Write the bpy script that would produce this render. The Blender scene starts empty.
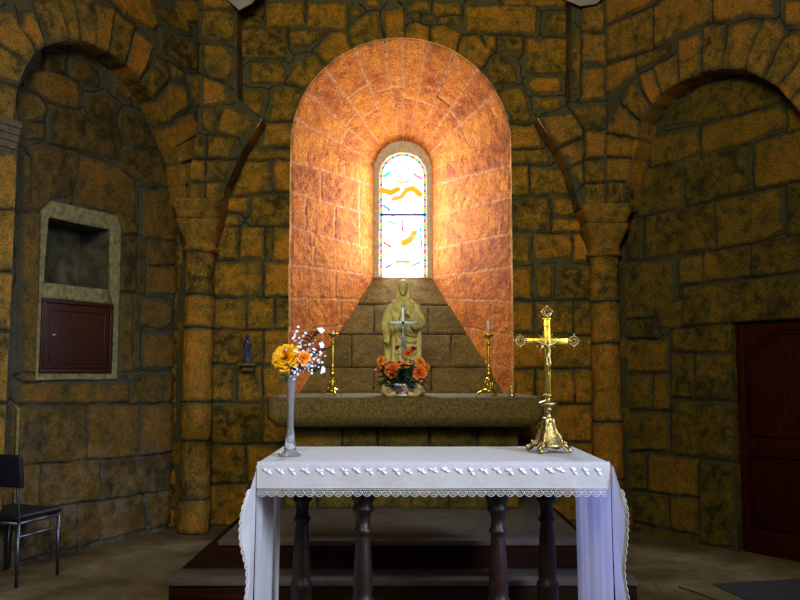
import bpy, bmesh, math, random
import numpy as np
from mathutils import Vector, Matrix, noise as mnoise
random.seed(7)
S = bpy.context.scene
COL = S.collection
PI = math.pi
# ------------------------------------------------------------------ camera
EYE = 1.5
TH = math.atan(72/800)
CT, ST = math.cos(TH), math.sin(TH)
cd = bpy.data.cameras.new('camera'); cam = bpy.data.objects.new('camera', cd); COL.objects.link(cam)
cd.sensor_width = 36; cd.lens = 36; cd.clip_end = 60
cam.location = (0, 0, EYE); cam.rotation_euler = (PI/2+TH, 0, 0); S.camera = cam

def ray(x, y):
    a = (x-400)/800; b = -(y-300)/800
    return Vector((a, CT-b*ST, ST+b*CT))
def at(x, y, Y):
    r = ray(x, y); t = Y/r.y
    return Vector((r.x*t, Y, EYE+r.z*t))
def onfloor(x, y, z=0.0):
    r = ray(x, y); t = (z-EYE)/r.z
    return Vector((r.x*t, r.y*t, z))

# ------------------------------------------------------------------ tagging
def tag(o, label=None, cat=None, group=None, kind=None):
    if label: o['label'] = label
    if cat: o['category'] = cat
    if group: o['group'] = group
    if kind: o['kind'] = kind
    return o
def empty(name, loc=(0, 0, 0), rz=0, label=None, cat=None, group=None):
    o = bpy.data.objects.new(name, None); COL.objects.link(o)
    o.location = loc; o.rotation_euler = (0, 0, rz); o.empty_display_size = .05
    return tag(o, label, cat, group)
def link(name, me, mat, parent=None, smooth=True):
    o = bpy.data.objects.new(name, me); COL.objects.link(o)
    if mat and not me.materials: me.materials.append(mat)
    if parent: o.parent = parent
    if smooth: me.polygons.foreach_set('use_smooth', [True]*len(me.polygons))
    me.update()
    return o
def obj(name, bm, mat, parent=None, smooth=True, normals=True):
    if normals: bmesh.ops.recalc_face_normals(bm, faces=bm.faces[:])
    me = bpy.data.meshes.new(name); bm.to_mesh(me); bm.free()
    return link(name, me, mat, parent, smooth)

# ------------------------------------------------------------------ materials
def newmat(name):
    m = bpy.data.materials.new(name); m.use_nodes = True
    nt = m.node_tree; b = nt.nodes['Principled BSDF']
    return m, nt, b
def N(nt, t, **kw):
    n = nt.nodes.new(t)
    for k, v in kw.items():
        if k in n.inputs: n.inputs[k].default_value = v
        else: setattr(n, k, v)
    return n
def ramp(nt, fac, stops):
    r = nt.nodes.new('ShaderNodeValToRGB'); e = r.color_ramp.elements
    while len(e) < len(stops): e.new(.5)
    for i, (p, c) in enumerate(stops): e[i].position = p; e[i].color = (*c, 1)
    nt.links.new(fac, r.inputs[0]); return r
def mathn(nt, op, a, b=None, clamp=False):
    m = nt.nodes.new('ShaderNodeMath'); m.operation = op; m.use_clamp = clamp
    for i, v in enumerate((a, b)):
        if v is None: continue
        if isinstance(v, (int, float)): m.inputs[i].default_value = v
        else: nt.links.new(v, m.inputs[i])
    return m.outputs[0]
def mixc(nt, f, a, b, blend='MIX'):
    m = nt.nodes.new('ShaderNodeMix'); m.data_type = 'RGBA'; m.blend_type = blend
    for i, v in ((0, f), (6, a), (7, b)):
        if isinstance(v, (int, float)): m.inputs[i].default_value = v
        elif isinstance(v, tuple): m.inputs[i].default_value = (*v, 1)
        else: nt.links.new(v, m.inputs[i])
    return m.outputs[2]
def simple(name, col, rough=.5, metal=0, var=.25, scale=20, bump=.0, bscale=60, spec=.5, **kw):
    m, nt, b = newmat(name)
    tc = N(nt, 'ShaderNodeTexCoord'); n = N(nt, 'ShaderNodeTexNoise', Scale=scale, Detail=5)
    nt.links.new(tc.outputs['Object'], n.inputs['Vector'])
    lo = tuple(c*(1-var) for c in col); hi = tuple(min(1, c*(1+var)) for c in col)
    r = ramp(nt, n.outputs[0], [(.3, lo), (.7, hi)])
    nt.links.new(r.outputs[0], b.inputs['Base Color'])
    b.inputs['Roughness'].default_value = rough; b.inputs['Metallic'].default_value = metal
    b.inputs['Specular IOR Level'].default_value = spec
    for k, v in kw.items(): b.inputs[k].default_value = v
    if bump:
        n2 = N(nt, 'ShaderNodeTexNoise', Scale=bscale, Detail=6)
        nt.links.new(tc.outputs['Object'], n2.inputs['Vector'])
        bp = N(nt, 'ShaderNodeBump', Strength=bump, Distance=.01)
        nt.links.new(n2.outputs[0], bp.inputs['Height']); nt.links.new(bp.outputs[0], b.inputs['Normal'])
    return m
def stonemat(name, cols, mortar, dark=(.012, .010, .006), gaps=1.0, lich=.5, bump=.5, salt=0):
    """cols: three stone colours; attributes sd (distance inside stone), tone, crack"""
    m, nt, b = newmat(name); L = nt.links.new
    tc = N(nt, 'ShaderNodeTexCoord'); P = tc.outputs['Object']
    def nz(s, d=5, r=.55):
        n = N(nt, 'ShaderNodeTexNoise', Scale=s, Detail=d, Roughness=r); L(P, n.inputs['Vector']); return n.outputs[0]
    def att(a):
        n = N(nt, 'ShaderNodeAttribute', attribute_name=a); return n.outputs['Fac']
    big = nz(3.2, 4); mid = nz(11, 6, .65); fine = nz(95, 3, .7)
    tone = att('tone'); sd = att('sd'); ck = att('crack')
    f = mathn(nt, 'ADD', mathn(nt, 'MULTIPLY', big, .70), mathn(nt, 'MULTIPLY', mid, 1.25))
    f = mathn(nt, 'ADD', f, mathn(nt, 'MULTIPLY', tone, .30))
    f = mathn(nt, 'SUBTRACT', f, .62)
    r = ramp(nt, f, [(.22, cols[0]), (.5, cols[1]), (.78, cols[2])])
    sp = ramp(nt, fine, [(.34, (.2, .2, .2)), (.5, (.9, .9, .9)), (.66, (2.1, 2.0, 1.9))])
    c = mixc(nt, .75, r.outputs[0], sp.outputs[0], 'MULTIPLY')
    # dark lichen / soot blotches
    lf = ramp(nt, nz(5.5, 7, .7), [(.56, (0, 0, 0)), (.66, (1, 1, 1))])
    c = mixc(nt, mathn(nt, 'MULTIPLY', lf.outputs[0], lich), c, tuple(x*.35 for x in mortar))
    mm = mixc(nt, mid, tuple(x*.7 for x in mortar), tuple(x*1.35 for x in mortar))
    mm = mixc(nt, .5, mm, sp.outputs[0], 'MULTIPLY')
    rag = nz(26, 4, .6)
    s2 = mathn(nt, 'ADD', sd, mathn(nt, 'MULTIPLY', mathn(nt, 'SUBTRACT', mid, .5), .05*gaps))
    s2 = mathn(nt, 'ADD', s2, mathn(nt, 'MULTIPLY', mathn(nt, 'SUBTRACT', rag, .5), .05*gaps))
    rim = mathn(nt, 'MULTIPLY', mathn(nt, 'SUBTRACT', .034, s2), 38, True)
    c = mixc(nt, mathn(nt, 'MULTIPLY', rim, .55), c, mixc(nt, .5, cols[0], mortar))
    fm = mathn(nt, 'MULTIPLY', mathn(nt, 'ADD', s2, .003), 140, True)
    c = mixc(nt, fm, mm, c)
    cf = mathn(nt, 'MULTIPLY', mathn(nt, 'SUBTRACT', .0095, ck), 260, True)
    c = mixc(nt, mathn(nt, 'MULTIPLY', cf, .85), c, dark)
    if salt:   # pale salt bloom in the foot of the wall
        sx = N(nt, 'ShaderNodeSeparateXYZ'); L(P, sx.inputs[0])
        zf = mathn(nt, 'MULTIPLY', mathn(nt, 'SUBTRACT', 1.25, sx.outputs[2]), .85, True); sn = ramp(nt, nz(4.5, 9, .75), [(.47, (0, 0, 0)), (.62, (1, 1, 1))])
        c = mixc(nt, mathn(nt, 'MULTIPLY', mathn(nt, 'MULTIPLY', zf, sn.outputs[0]), salt), c, (.30, .21, .15))
    L(c, b.inputs['Base Color']); b.inputs['Roughness'].default_value = .9
    b.inputs['Specular IOR Level'].default_value = .25
    h = mathn(nt, 'ADD', mathn(nt, 'MULTIPLY', fine, .5), mid)
    bp = N(nt, 'ShaderNodeBump', Strength=bump, Distance=.02); L(h, bp.inputs['Height']); L(bp.outputs[0], b.inputs['Normal'])
    return m
M = {}
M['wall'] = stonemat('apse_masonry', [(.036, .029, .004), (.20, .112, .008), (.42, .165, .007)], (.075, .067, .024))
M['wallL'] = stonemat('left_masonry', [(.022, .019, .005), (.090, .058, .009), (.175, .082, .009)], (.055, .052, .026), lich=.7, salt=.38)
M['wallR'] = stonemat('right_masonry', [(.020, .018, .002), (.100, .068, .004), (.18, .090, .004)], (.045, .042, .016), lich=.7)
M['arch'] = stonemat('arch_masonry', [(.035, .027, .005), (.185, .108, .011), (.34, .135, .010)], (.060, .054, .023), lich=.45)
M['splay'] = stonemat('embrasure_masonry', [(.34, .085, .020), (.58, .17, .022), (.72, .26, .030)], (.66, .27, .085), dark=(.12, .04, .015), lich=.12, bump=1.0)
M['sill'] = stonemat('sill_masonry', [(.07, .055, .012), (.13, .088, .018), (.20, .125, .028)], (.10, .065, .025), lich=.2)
M['granite'] = simple('altar_granite', (.105, .070, .010), .85, var=.55, scale=55, bump=.8, bscale=90, spec=.3)
M['pierstone'] = simple('pier_stone', (.075, .052, .018), .85, var=.4, scale=30, bump=.5)
M['greystone'] = simple('grey_window_stone', (.62, .54, .38), .8, var=.2, bump=.3, bscale=60)
M['plaster'] = simple('old_plaster', (.26, .24, .19), .9, var=.2, scale=8, bump=.3)
M['frame'] = simple('niche_plaster_frame', (.16, .145, .055), .9, var=.45, scale=25, bump=.6, bscale=45)
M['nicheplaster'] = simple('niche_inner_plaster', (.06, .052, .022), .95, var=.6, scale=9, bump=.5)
M['brass'] = simple('polished_brass', (.62, .45, .05), .34, 1, var=.3, scale=60, bump=.15)
M['bronze'] = simple('aged_bronze', (.42, .32, .12), .38, 1, var=.45, scale=70, bump=.3, bscale=120)
M['silver'] = simple('dull_silver', (.34, .40, .37), .5, .7, var=.2, scale=60)
M['statue'] = simple('statue_cream_stone', (.62, .53, .16), .75, var=.25, scale=20, bump=.25, bscale=60)
M['dkfig'] = simple('dark_painted_figure', (.02, .025, .045), .4, var=.5, scale=40)
M['darkwood'] = simple('dark_turned_wood', (.014, .005, .002), .45, var=.5, scale=22, bump=.15, spec=.3)
M['chrome'] = simple('steel_tube', (.13, .15, .19), .42, 1, var=.1)
M['vinyl'] = simple('black_vinyl', (.006, .006, .011), .5, var=.3, bump=.2, bscale=150, spec=.25)
M['white'] = simple('white_china', (.78, .78, .72), .25, var=.06)
M['tan'] = simple('tan_china', (.52, .38, .14), .4, var=.2)
M['wax'] = simple('candle_wax', (.72, .66, .50), .5, var=.05)
M['leaf'] = simple('leaf_green', (.03, .12, .03), .5, var=.6, scale=60)
M['leafd'] = simple('leaf_dark', (.015, .055, .025), .5, var=.6, scale=60)
M['rose_y'] = simple('yellow_petal', (1.0, .50, .005), .6, var=.18, scale=50)
M['rose_o'] = simple('apricot_petal', (.95, .30, .02), .6, var=.2, scale=50)
M['rose_r'] = simple('coral_petal', (.95, .15, .015), .6, var=.35, scale=60)
M['rose_rd'] = simple('dark_red_petal', (.30, .025, .012), .6, var=.3, scale=60)
M['petalw'] = simple('white_petal', (.80, .84, .92), .6, var=.08)
M['mat'] = simple('dark_mat_fibre', (.018, .019, .022), .95, var=.4, scale=80, bump=.6, bscale=200)
M['black'] = simple('black_rubber', (.01, .01, .01), .6)
M['lead'] = simple('black_iron', (.03, .03, .05), .6, var=.2)

def woodmat(name, col, rough=.45, axis='Z', spec=.4, dust=None):
    m, nt, b = newmat(name); L = nt.links.new
    tc = N(nt, 'ShaderNodeTexCoord'); mp = N(nt, 'ShaderNodeMapping'); L(tc.outputs['Object'], mp.inputs[0])
    sc = {'X': (1.2, 18, 18), 'Y': (18, 1.2, 18), 'Z': (18, 18, 1.2)}[axis]; mp.inputs['Scale'].default_value = sc
    n = N(nt, 'ShaderNodeTexNoise', Scale=2.2, Detail=8, Roughness=.65, Distortion=.6); L(mp.outputs[0], n.inputs['Vector'])
    r = ramp(nt, n.outputs[0], [(.3, tuple(c*.45 for c in col)), (.55, col), (.75, tuple(c*1.6 for c in col))])
    c = r.outputs[0]
    if dust:
        n2 = N(nt, 'ShaderNodeTexNoise', Scale=7, Detail=9, Roughness=.75); L(tc.outputs['Object'], n2.inputs['Vector'])
        f = ramp(nt, n2.outputs[0], [(.32, (0, 0, 0)), (.55, (1, 1, 1))])
        c = mixc(nt, mathn(nt, 'MULTIPLY', f.outputs[0], .85), c, dust)
    L(c, b.inputs['Base Color']); b.inputs['Roughness'].default_value = rough; b.inputs['Specular IOR Level'].default_value = spec
    bp = N(nt, 'ShaderNodeBump', Strength=.25, Distance=.004); L(n.outputs[0], bp.inputs['Height']); L(bp.outputs[0], b.inputs['Normal'])
    return m
M['door'] = woodmat('red_brown_door_wood', (.030, .004, .0006), .6, spec=.08)
M['cabdoor'] = woodmat('cabinet_door_wood', (.030, .006, .002), .5, 'X')
M['riser'] = woodmat('riser_wood', (.024, .007, .002), .6, 'X', spec=.1)
M['tread'] = woodmat('worn_tread_wood', (.085, .06, .04), .7, 'X', dust=(.12, .100, .078))

def clothmat():
    m, nt, b = newmat('white_altar_linen'); L = nt.links.new
    tc = N(nt, 'ShaderNodeTexCoord'); P = tc.outputs['Object']
    n = N(nt, 'ShaderNodeTexNoise', Scale=260, Detail=2); L(P, n.inputs['Vector'])
    v = N(nt, 'ShaderNodeTexVoronoi', Scale=34); L(P, v.inputs['Vector'])
    r = ramp(nt, v.outputs['Distance'], [(.2, (.88, .86, .79)), (.6, (.80, .78, .70))])
    L(r.outputs[0], b.inputs['Base Color']); b.inputs['Roughness'].default_value = .75
    b.inputs['Sheen Weight'].default_value = .2
    bp = N(nt, 'ShaderNodeBump', Strength=.25, Distance=.003); L(n.outputs[0], bp.inputs['Height']); L(bp.outputs[0], b.inputs['Normal'])
    tr = N(nt, 'ShaderNodeBsdfTranslucent'); tr.inputs[0].default_value = (.60, .62, 1.0, 1)  # blue of the daylight put into the translucent colour; the linen is white
    mx = N(nt, 'ShaderNodeMixShader', Fac=.5); L(b.outputs[0], mx.inputs[1]); L(tr.outputs[0], mx.inputs[2])
    L(mx.outputs[0], nt.nodes['Material Output'].inputs['Surface'])
    return m
M['cloth'] = clothmat()
M['lace'] = simple('lace_thread', (.74, .72, .66), .8, var=.08)
mg, ntg, bg = newmat('vase_glass')
bg.inputs['Base Color'].default_value = (.93, .96, 1, 1); bg.inputs['Transmission Weight'].default_value = .86
bg.inputs['Roughness'].default_value = .12; bg.inputs['IOR'].default_value = 1.33
M['glass'] = mg
def floormat():
    m, nt, b = newmat('worn_stone_floor'); L = nt.links.new
    tc = N(nt, 'ShaderNodeTexCoord'); P = tc.outputs['Object']
    n = N(nt, 'ShaderNodeTexNoise', Scale=1.6, Detail=8, Roughness=.65); L(P, n.inputs['Vector'])
    n2 = N(nt, 'ShaderNodeTexNoise', Scale=70, Detail=4); L(P, n2.inputs['Vector'])
    r = ramp(nt, n.outputs[0], [(.35, (.075, .052, .016)), (.5, (.15, .11, .048)), (.68, (.26, .225, .15))])
    sp = ramp(nt, n2.outputs[0], [(.3, (.6, .6, .6)), (.7, (1.2, 1.2, 1.2))])
    c = mixc(nt, 1.0, r.outputs[0], sp.outputs[0], 'MULTIPLY')
    mp = N(nt, 'ShaderNodeMapping'); mp.inputs['Rotation'].default_value = (0, 0, .12); L(P, mp.inputs[0])
    br = N(nt, 'ShaderNodeTexBrick', Scale=1.0); L(mp.outputs[0], br.inputs['Vector'])
    br.inputs['Brick Width'].default_value = 1.1; br.inputs['Row Height'].default_value = .62; br.inputs['Mortar Size'].default_value = .007
    c = mixc(nt, mathn(nt, 'MULTIPLY', br.outputs['Fac'], .5), c, (.06, .045, .02))
    L(c, b.inputs['Base Color']); b.inputs['Roughness'].default_value = .62; b.inputs['Specular IOR Level'].default_value = .35
    bp = N(nt, 'ShaderNodeBump', Strength=.3, Distance=.01); L(n2.outputs[0], bp.inputs['Height']); L(bp.outputs[0], b.inputs['Normal'])
    return m
M['floor'] = floormat()

# ------------------------------------------------------------------ numpy masonry
def vnoise(u, v, sc, seed=0):
    u = u/sc+seed*17.31+1000; v = v/sc+seed*9.7+1000
    iu = np.floor(u).astype(np.int64); iv = np.floor(v).astype(np.int64)
    fu = u-iu; fv = v-iv; fu = fu*fu*(3-2*fu); fv = fv*fv*(3-2*fv)
    def h(a, b):
        x = (a*374761393+b*668265263+seed*144269) & 0xffffffff
        x = ((x ^ (x >> 13))*1274126177) & 0xffffffff
        return ((x ^ (x >> 16)) & 0xffff)/65535.0
    return (h(iu, iv)*(1-fu)+h(iu+1, iv)*fu)*(1-fv)+(h(iu, iv+1)*(1-fu)+h(iu+1, iv+1)*fu)*fv
def fbm(u, v, sc, seed=0, o=4):
    r = 0; a = .5
    for i in range(o): r = r+a*(vnoise(u, v, sc, seed+i)-.5); sc *= .5; a *= .5
    return r
def inside(pu, pv, poly):
    r = np.zeros(pu.shape, bool); n = len(poly)
    for i in range(n):
        x0, y0 = poly[i]; x1, y1 = poly[(i+1) % n]
        if y0 == y1: continue
        c = ((y0 > pv) != (y1 > pv)) & (pu < (x1-x0)*(pv-y0)/(y1-y0)+x0)
        r ^= c
    return r
def segdist(pu, pv, poly, closed=True):
    ds = []; n = len(poly)
    for i in range(n if closed else n-1):
        x0, y0 = poly[i]; x1, y1 = poly[(i+1) % n]
        dx, dy = x1-x0, y1-y0; l = dx*dx+dy*dy+1e-12
        t = np.clip(((pu-x0)*dx+(pv-y0)*dy)/l, 0, 1)
        ds.append((np.hypot(pu-x0-t*dx, pv-y0-t*dy), x0+t*dx, y0+t*dy))
    return ds
def signed(pu, pv, poly):
    ds = np.stack([d[0] for d in segdist(pu, pv, poly)])
    ins = inside(pu, pv, poly)
    k = 130.0
    sm = -np.log(np.exp(-k*ds).sum(0))/k
    return np.where(ins, sm, -ds.min(0))
def fields(U, V, stones, seed, warp=.012, rng=.09):
    """sd, tone, crack, id for points"""
    u = U+fbm(U, V, .09, seed)*warp*2.2+fbm(U, V, .3, seed+9)*warp*1.6; v = V+fbm(U, V, .09, seed+5)*warp*2.2+fbm(U, V, .3, seed+13)*warp*1.6
    d1 = np.full(U.shape, -9.0); d2 = np.full(U.shape, -9.0); idd = np.full(U.shape, -1)
    for i, p in enumerate(stones):
        xs = [q[0] for q in p]; ys = [q[1] for q in p]
        m = (u > min(xs)-rng) & (u < max(xs)+rng) & (v > min(ys)-rng) & (v < max(ys)+rng)
        if not m.any(): continue
        s = signed(u[m], v[m], p)
        a, b, c = d1[m], d2[m], idd[m]
        g = s > a
        b = np.where(g, a, np.maximum(b, s)); c = np.where(g, i, c); a = np.where(g, s, a)
        d1[m] = a; d2[m] = b; idd[m] = c
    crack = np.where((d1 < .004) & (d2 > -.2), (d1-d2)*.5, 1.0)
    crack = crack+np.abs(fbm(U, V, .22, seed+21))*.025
    tones = np.random.RandomState(seed).rand(len(stones)+1)
    tone = tones[idd]
    return np.clip(d1, -.1, .2), tone, np.clip(crack, 0, 1), idd
def fill_stones(box, traced, seed, w=.36, h=.22, gap=.016, skip=None):
    """regular courses wherever nothing was traced"""
    rs = np.random.RandomState(seed); out = []
    u0, u1, v0, v1 = box; v = v0
    while v < v1:
        hh = h*rs.uniform(.8, 1.25); u = u0-rs.uniform(0, w)
        while u < u1:
            ww = w*rs.uniform(.6, 1.35)
            q = [(u+gap, v+gap), (u+ww-gap, v+gap), (u+ww-gap, v+hh-gap), (u+gap, v+hh-gap)]
            su, sv = np.meshgrid(np.linspace(u, u+ww, 6), np.linspace(v, v+hh, 5))
            ok = True
            for p in traced:
                xs = [a[0] for a in p]; ys = [a[1] for a in p]
                if max(xs) < u-.01 or min(xs) > u+ww or max(ys) < v or min(ys) > v+hh: continue
                if inside(su, sv, p).any(): ok = False; break
                cu = np.array(xs); cv = np.array(ys)
                if ((cu > u) & (cu < u+ww) & (cv > v) & (cv < v+hh)).any(): ok = False; break
            if ok: out.append(q)
            u += ww
        v += hh
    return out
def gridmesh(name, P, keep, attrs, mat, extra=None, parent=None):
    """P (nu,nv,3) ; keep (nu-1,nv-1) bool ; attrs dict of (nu,nv)"""
    nu, nv = P.shape[:2]
    idx = np.arange(nu*nv).reshape(nu, nv)
    q = np.stack([idx[:-1, :-1], idx[1:, :-1], idx[1:, 1:], idx[:-1, 1:]], -1)[keep]
    used = np.unique(q); remap = -np.ones(nu*nv, int); remap[used] = np.arange(len(used))
    verts = P.reshape(-1, 3)[used]; faces = remap[q]
    at_ = {k: a.reshape(-1)[used] for k, a in attrs.items()}
    if extra is not None:
        for (v2, f2, a2) in extra:
            faces = np.concatenate([faces, f2+len(verts)]); verts = np.concatenate([verts, v2])
            for k in at_: at_[k] = np.concatenate([at_[k], a2[k]])
    me = bpy.data.meshes.new(name)
    me.vertices.add(len(verts)); me.vertices.foreach_set('co', verts.astype(np.float32).ravel())
    me.loops.add(len(faces)*4); me.loops.foreach_set('vertex_index', faces.astype(np.int32).ravel())
    me.polygons.add(len(faces)); me.polygons.foreach_set('loop_start', (np.arange(len(faces))*4).astype(np.int32))
    me.polygons.foreach_set('loop_total', np.full(len(faces), 4, np.int32))
    me.update(calc_edges=True); me.validate()
    for k, a in at_.items():
        t = me.attributes.new(k, 'FLOAT', 'POINT'); t.data.foreach_set('value', a.astype(np.float32))
    return link(name, me, mat, parent)
class Frame:
    def __init__(s, O, u, n): s.O = Vector(O); s.u = Vector(u).normalized(); s.n = Vector(n).normalized()
    def px(s, x, y):
        r = ray(x, y); E = Vector((0, 0, EYE)); t = (s.O-E).dot(s.n)/r.dot(s.n); p = E+r*t
        return ((p-s.O).dot(s.u), p.z)
    def P(s, U, V, Hh):
        return np.stack([s.O.x+s.u.x*U+s.n.x*Hh, s.O.y+s.u.y*U+s.n.y*Hh, V+s.n.z*Hh], -1)
    def pt(s, u, z, h=0): return Vector((s.O.x+s.u.x*u+s.n.x*h, s.O.y+s.u.y*u+s.n.y*h, z+s.n.z*h))
def polys(fr, L):
    out = []
    for p in L:
        if not isinstance(p[0], (tuple, list)):
            x0, y0, x1, y1 = p; p = [(x0, y0), (x1, y0), (x1, y1), (x0, y1)]
        out.append([fr.px(*q) for q in p])
    return out
def resample(poly, step, closed=True):
    out = []; n = len(poly)
    for i in range(n if closed else n-1):
        a = poly[i]; b = poly[(i+1) % n]; l = math.hypot(b[0]-a[0], b[1]-a[1]); k = max(1, int(l/step))
        for j in range(k): out.append((a[0]+(b[0]-a[0])*j/k, a[1]+(b[1]-a[1])*j/k))
    if not closed: out.append(poly[-1])
    return out
def masonry(name, fr, box, stones, mat, seed, outline=None, holes=(), skirts=(), cell=.0095, hs=.02, rough=.010, bevel=.018, warp=.012, parent=None, grow=.008):
    u0, u1, v0, v1 = box
    us = np.linspace(u0, u1, int((u1-u0)/cell)+1); vs = np.linspace(v0, v1, int((v1-v0)/cell)+1)
    U, V = np.meshgrid(us, vs, indexing='ij')
    cu = (U[:-1, :-1]+U[1:, 1:])/2; cv = (V[:-1, :-1]+V[1:, 1:])/2
    keep = np.ones(cu.shape, bool)
    if outline: keep &= inside(cu, cv, outline)
    for h in holes: keep &= ~inside(cu, cv, h)
    # snap the ragged border onto the outlines
    cnt = np.zeros(U.shape, int)
    for a in (0, 1):
        for b in (0, 1): cnt[a:a+keep.shape[0], b:b+keep.shape[1]] += keep
    bd = (cnt > 0) & (cnt < 4)
    snapped = np.zeros(U.shape, bool)
    bu, bv = U[bd], V[bd]; best = np.full(bu.shape, 9.0); nu_, nv_ = bu.copy(), bv.copy()
    for poly in ([outline] if outline else [])+list(holes):
        for d, x, y in segdist(bu, bv, poly):
            g = d < best; best = np.where(g, d, best); nu_ = np.where(g, x, nu_); nv_ = np.where(g, y, nv_)
    ok = best < cell*1.5
    tu, tv = U[bd], V[bd]; tu[ok] = nu_[ok]; tv[ok] = nv_[ok]; U = U.copy(); V = V.copy(); U[bd] = tu; V[bd] = tv
    tmp = np.zeros(bu.shape, bool); tmp[ok] = True; snapped[bd] = tmp
    sd, tone, crack, idd = fields(U, V, stones, seed, warp); sd = sd+grow
    t = np.clip((sd+.004)/bevel, 0, 1); t = t*t*(3-2*t)
    rs = np.random.RandomState(seed+3); off = rs.uniform(-.35, .35, len(stones)+1)[idd]
    H = t*hs*(1+off)+fbm(U, V, .12, seed+2, 5)*rough*2.2+fbm(U, V, .5, seed+6, 3)*rough*2
    H = H-np.clip(1-crack/.010, 0, 1)*.016
    H[snapped] = hs*.6
    extra = []
    for poly, closed, depth in skirts:
        rp = resample(poly, .022, closed); rp = np.array(rp); n = len(rp)
        # outward probe for stone fields
        tg = np.roll(rp, -1, 0)-np.roll(rp, 1, 0); 
        if not closed: tg[0] = rp[1]-rp[0]; tg[-1] = rp[-1]-rp[-2]
        tg /= np.linalg.norm(tg, axis=1)[:, None]+1e-9; nn = np.stack([-tg[:, 1], tg[:, 0]], 1)
        cand = [rp+nn*.045, rp-nn*.045]
        ins0 = inside(cand[0][:, 0], cand[0][:, 1], poly) if closed else inside(cand[0][:, 0], cand[0][:, 1], poly)
        hole = any(poly is h for h in holes)
        sel = ins0 if hole else ~ins0
        outn = np.where(sel[:, None], -nn, nn); s_ = None
        for dist in (.03, .055, .085):
            pr = rp+outn*dist; a_, b_, c2_, _ = fields(pr[:, 0], pr[:, 1], stones, seed, warp); a_ = a_+grow+.008
            if s_ is None: s_, t_, c_ = a_, b_, c2_
            else: g_ = a_ > s_; s_ = np.where(g_, a_, s_); t_ = np.where(g_, b_, t_); c_ = np.where(g_, 1.0, c_)
        nd = max(2, int(abs(depth)/.03)+1); hh = np.linspace(hs*.6, -depth, nd)
        Uq = np.repeat(rp[:, 0][:, None], nd, 1); Vq = np.repeat(rp[:, 1][:, None], nd, 1); Hq = np.repeat(hh[None, :], n, 0)
        into = np.where(sel[:, None], nn, -nn)     # towards the opening
        wob = fbm(np.arange(n)[:, None]*.022+Hq*0, Hq, .07, seed+31)*.02
        wob = wob+np.clip(s_, 0, .02)[:, None]*.5-.004
        wob[:, 0] = 0
        Uq = Uq+into[:, 0:1]*wob*(1 if hole else 0); Vq = Vq+into[:, 1:2]*wob*(1 if hole else 0)
        PP = fr.P(Uq, Vq, Hq).reshape(-1, 3)
        ii = np.arange(n*nd).reshape(n, nd)
        if closed: a = ii; b = np.roll(ii, -1, 0)
        else: a = ii[:-1]; b = ii[1:]
        F = np.stack([a[:, :-1], b[:, :-1], b[:, 1:], a[:, 1:]], -1).reshape(-1, 4)
        A = {'sd': np.repeat(s_, nd), 'tone': np.repeat(t_, nd), 'crack': np.repeat(c_, nd)}
        extra.append((PP, F, A))
    return gridmesh(name, fr.P(U, V, H), keep, {'sd': sd, 'tone': tone, 'crack': crack}, mat, extra, parent)

WY = 7.85          # face of the altar wall
IY = 8.75          # inner end of the window splay
TOPZ = 5.75
FC = Frame((0, WY, 0), (1, 0, 0), (0, -1, 0))
FL = Frame((-2.21, WY, 0), (-.52, -1, 0), (1, -.52, 0))            # back of the left blind arch
FR = Frame((2.15, WY, 0), (.70, -1, 0), (-1, -.70, 0))
REC = .20
FLf = Frame(FL.O+FL.n*REC, FL.u, FL.n); FRf = Frame(FR.O+FR.n*REC, FR.u, FR.n)

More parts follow.
